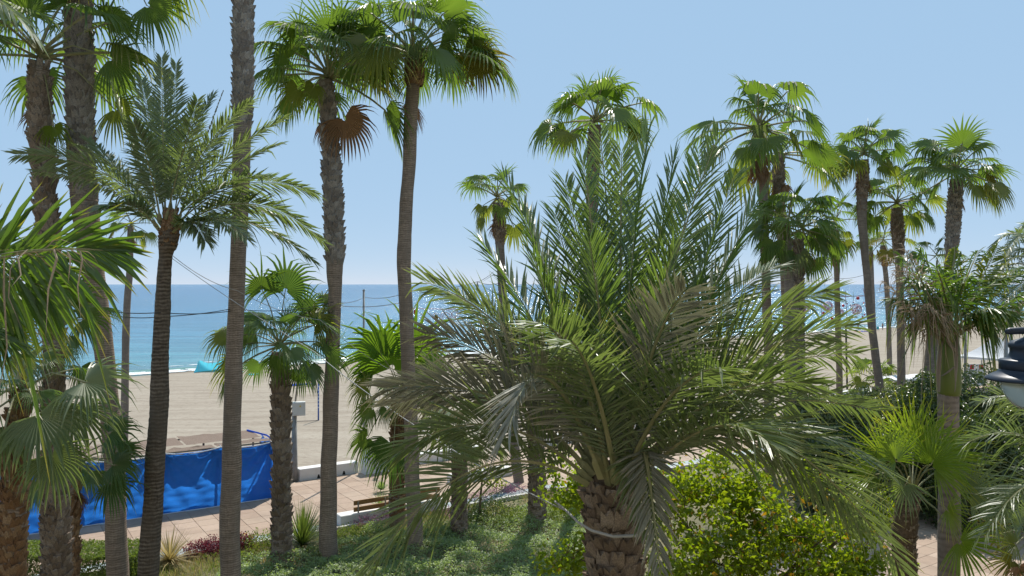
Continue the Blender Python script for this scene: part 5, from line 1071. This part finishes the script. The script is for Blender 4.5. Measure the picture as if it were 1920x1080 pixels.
for cx, cy, r in ((1552, 575, 9.5), (1605, 580, 10), (1576, 586, 6.5), (1511, 578, 8)):
    mb = MB(); c = fp(cx, cy); rr = r/F*d; rg = random.Random(cx)
    for q in range(15):
        ax = V((rg.gauss(0, 1), rg.gauss(0, 1), rg.gauss(0, 1))).normalized(); u = ax.orthogonal().normalized(); w_ = ax.cross(u); k = rr*sin(rg.uniform(.7, 1.57)); h = math.sqrt(max(0, rr*rr-k*k))*rg.choice((-1, 1))
        mb.tube([c+ax*h+u*(k*cos(2*pi*i/14))+w_*(k*sin(2*pi*i/14)) for i in range(15)], .014, 3, cap=False)
    mb.build('lattice_globe', whitew, root)
for cx, cy, r, mt in ((1608.5, 559, 3, redp), (1581, 573, 2.5, redp), (1544, 587, 2.6, redp), (1560, 597, 2.7, redp), (1619.5, 568, 1.6, redp), (1621, 590, 1.6, redp), (1617, 594, 1.5, redp), (1624, 574, 2, redp), (1566, 593, 1.2, plum), (1588.5, 569.5, 1.4, plum), (1600, 566.5, 1.3, plum), (1595.5, 572, 1.4, plum)):
    mb = MB(); rr = r/F*d; mb.lathe(fp(cx, cy, -.1), [(rr*max(.05, sin(pi*i/8)), -rr*cos(pi*i/8)) for i in range(9)], 12); mb.build('bauble', mt, root, True)
for pts in (((1543, 594), (1560, 583), (1568, 578)), ((1566, 592), (1566, 570)), ((1581, 580), (1595, 572), (1610, 568)), ((1606, 570), (1614, 582), (1621, 600)), ((1588, 585), (1586, 578)), ((1614, 574), (1620, 566)), ((1612, 577), (1624, 572)), ((1600, 548), (1600, 566)), ((1551, 585), (1554, 596))):
    mb = MB(); mb.tube([fp(*p) for p in pts], .013, 4); mb.build('wire_branch', greenw, root)
# ---- arch ornament with scrolls
d = 44; root = thing('light_ornament', 'pale wire arch ornament with scrolls hanging above the sea by the slender trunk', 'ornament', P(820, 578, d))
def ring(cx, cy, rx, ry, a0, a1, n=14): return [P(cx+rx*cos(R(a0+(a1-a0)*i/n)), cy-ry*sin(R(a0+(a1-a0)*i/n)), d) for i in range(n+1)]
for pts in (ring(837, 603, 13, 22, 0, 180), ring(837, 603, 9, 17, 0, 180), ring(852, 590, 5, 5, 0, 330), ring(861, 585, 4, 4, 60, 400), ring(858, 596, 5, 4, 180, 520), ring(818, 592, 6, 5, 0, 330), [P(745, 579, d), P(800, 579, d), P(871, 580, d)], [P(871, 580, d), P(870, 598, d), P(852, 598, d)]):
    mb = MB(); mb.tube(pts, .018, 4); mb.build('scroll_wire', whitew, root)
for k in range(7): mb = MB(); x = 828+k*3; mb.tube([P(x, 584+abs(k-3)*1.2, d), P(x, 606, d)], .012, 4); mb.build('arch_rod', whitew, root)
for cx, cy, mt in ((779, 585, redp), (776, 599, plain('green_bauble', (.03, .25, .12), None, 3, .5)), (818, 594, M['old'])):
    mb = MB(); mb.box(P(cx, cy, d), .09, .05, .12, bev=.03); mb.build('ornament_panel', mt, root)
# ---- white peaked tents
canvas = leafmat('white_canvas', (.70, .70, .70), (.76, .76, .76), None, .8, .35, .8, .1, tcol=(1, 1, 1))
def tent(label, px, py, d, w, h):
    z0 = P(0, 668, d).z; c = P(px, 668, d); root = thing('tent', label, 'tent', V((c.x, d, -1.3)), 'white peaked beach tents'); mb = MB(); rg_ = []
    for u in [i/8 for i in range(9)]:
        s = (1-u)**1.0; hh = h*(u**1.7); rg_.append([mb.vert(c+U*(w*s*max(-1, min(1, 1.42*cos(2*pi*j/16))))+N*(w*s*max(-1, min(1, 1.42*sin(2*pi*j/16))))+UP*hh) for j in range(16)])
    for a, b_ in zip(rg_, rg_[1:]):
        for j in range(16): mb.face(a[j], a[(j+1) % 16], b_[(j+1) % 16], b_[j])
    mb.build('canopy', canvas, root); mb = MB(); mb.box(c-UP*.1, w, w, .09, U, N); mb.build('valance', canvas, root)
    for i in (-1, 1):
        for j in (-1, 1): mb = MB(); b0 = c+U*(w*i*.97)+N*(w*j*.97); mb.tube([V((b0.x, b0.y, -1.5)), b0], .05, 6); mb.build('pole', alu, root)
tent('white peaked beach tent left of the lantern', 1868, 640, 72, 2.5, 1.9); tent('second white peaked tent mostly behind the lantern', 1915, 646, 75, 2.3, 1.7)
# ---- far beach bar with blue tarpaulins
d0 = 56; b0 = P(1700, 0, d0); s0, n0 = b0.dot(U), b0.dot(N)
pale = plain('pale_painted_timber', (.55, .55, .56), (.62, .62, .63), 4, .7)
root = thing('beach_bar', 'far flat roofed beach bar with pale posts and blue tarpaulins behind the bushes', 'beach bar', SN(s0, n0, 0))
for ds, dn, L_, w_, z in ((-.8, 0, 3.4, 2.0, 2.95), (3.2, 1.2, 4, 2.2, 2.6), (-5.2, .4, 4.0, 1.6, 2.3)):
    mb = MB(); mb.box(SN(s0+ds, n0+dn, z), L_/2, w_/2, .07, U, N, .02); mb.build('roof_slab', pale, root)
for ds in (-7, -5, -3.2, -1.6, 0, 1.0, 2.8, 4.8):
    mb = MB(); mb.box(SN(s0+ds, n0-.8, 1.4), .07, .07, 1.4, U, N); mb.build('post', pale, root)
for k, (a, c, z) in enumerate(((-7.2, -3.4, 2.05), (-1.6, .9, 2.3))):
    tarp_sheet(s0+a, s0+c, n0-.9, z, [s0+a, s0+(a+c)/2, s0+c], 50, 18, 20+k).build('blue_tarpaulin', TARP, root, True)
mb = MB(); mb.box(SN(s0+2.6, n0-.7, 1.1), 1.6, .05, 1.1, U, N); mb.build('white_panel', white, root)
for k, lab in enumerate(('white roadwork board with red square, left one behind the bushes', 'white roadwork board with red square, right one behind the bushes')):
    d = 70; c = P((1822, 1839)[k], 690, d); root = thing('notice_board', lab, 'sign', V((c.x, d, 0)), 'white boards with red squares'); mb = MB(); mb.box(c-UP*.6, .36, .03, .95); mb.build('board', white, root); mb = MB(); mb.box(c+V((0, -.04, .1)), .17, .01, .2); mb.build('red_square', redp, root)
# tiny sail boat on the horizon
q = V((P(1464, 0, 1500).x, 1500, -2)); root = thing('sailing_boat', 'tiny white sailing boat on the horizon at right', 'boat', q)
mb = MB(); idx = [[mb.vert(q+V((x, y*(1-abs(x)/5.2), z))) for y, z in ((-1.1, .9), (-.5, -.2), (.5, -.2), (1.1, .9))] for x in (-5, -2.5, 0, 2.5, 5)]
for a, c in zip(idx, idx[1:]):
    for j in range(3): mb.face(a[j], a[j+1], c[j+1], c[j])
mb.build('hull', white, root); mb = MB(); a = [mb.vert(q+V(p)) for p in ((.4, 0, 1.2), (4.4, .4, 1.6), (.4, 0, 12), (.5, .5, 5), (-.2, 0, 1.4), (-4, .3, 1.3), (-.2, 0, 10.5))]; mb.face(a[0], a[1], a[3]); mb.face(a[1], a[2], a[3]); mb.face(a[0], a[3], a[2]); mb.face(a[4], a[5], a[6]); mb.build('sail', canvas, root)
mb = MB(); mb.tube([q+UP*.5, q+UP*12.6], .12, 5); mb.build('mast', alu, root)

# ================================================================== LANTERN (right edge, close)
d = 4.5; k = d/F; cx = 1928
navy = plain('navy_lamp_paint', (.010, .017, .032), (.013, .022, .040), 8, .42, .35, .03); glass, nt, b = newmat('frosted_lamp_glass')
b.inputs['Base Color'].default_value = (.42, .46, .42, 1); b.inputs['Roughness'].default_value = .25; b.inputs['Transmission Weight'].default_value = .6; b.inputs['IOR'].default_value = 1.3
root = thing('street_lamp', 'close dark navy street lantern with round cap and frosted glass globe at the right edge', 'street lamp', P(cx, 620, d))
def z_(py): return CAMZ+(HZ-py)*k
x0 = P(cx, 0, d).x
def lath(name, prof, m, sm=True): mb = MB(); mb.lathe((x0, d, 0), [(r*k, z_(y)) for y, r in prof], 36); o = mb.build(name, m, root, sm); return o
lath('cap', [(712, 66), (713.5, 71), (710, 71), (704, 62), (699, 52), (697, 50), (695, 48.5), (693, 48)], navy)
lath('neck', [(694, 46), (692, 48), (676, 48), (674, 46), (673, 36), (668, 33), (660, 30), (655, 30), (652, 32), (649, 33), (645, 33), (643, 31), (640, 28), (637, 20), (634, 12), (632, 6), (622, 5), (616, 5)], navy)
lath('glass_globe', [(768, 3), (766, 14), (760, 25), (750, 34), (738, 41), (727, 45), (716, 46.5)], glass)
mb = MB(); mb.tube([P(1886, 623, d), P(1892, 621, d), P(1940, 619, d+.02), P(2010, 618, d+.1), P(2060, 640, d+.1), P(2066, 800, d+.1)], [.012, .020, .021, .022, .024, .026], 10); mb.build('lamp_arm', navy, root, True)
mb = MB(); a = P(2066, 800, d+.1); mb.tube([a, V((a.x, a.y, 0))], [.04, .07], 12); mb.build('lamp_post', navy, root, True)

# ---- the sunlit apartment house whose balcony the picture is taken from (unseen behind the camera, added to bounce sunlight onto the palms)
house_m = plain('house_render', (.74, .71, .65), (.80, .77, .72), .6, .85, .2, .03); pane_m = plain('window_glass', (.03, .045, .055), None, 2, .08, .6); sl_m = plain('balcony_slab', (.70, .68, .64), None, 2, .8)
root = bpy.data.objects.new('apartment_house', None); COL.objects.link(root); root.location = (0, -4, 0); struct(root)
X0, X1, HT, bay, fl = -30, 30, 21, 5, 3.2
mb = MB(); mb.box((0, -9, HT/2), 30, 4.6, HT/2); mb.build('wall', house_m, root)
for f_ in range(6):
    z = .25+f_*fl
    if f_: mb = MB(); mb.box((0, -3.2, z+.02), 29.5, 1.2, .12); mb.build('balcony_slab', sl_m, root); mb = MB(); mb.box((0, -2.05, z+.62), 29.5, .06, .48); mb.build('parapet', house_m, root)
    for i in range(12):
        x = X0+2.5+i*bay; mb = MB(); mb.box((x, -4.37, z+1.35), 1.3, .05, 1.15); w = mb.build('window', house_m, root)
        for sgn in (-1, 1): mb = MB(); mb.box((x+sgn*.63, -4.31, z+1.35), .56, .02, 1.04); mb.build('pane', pane_m, w)
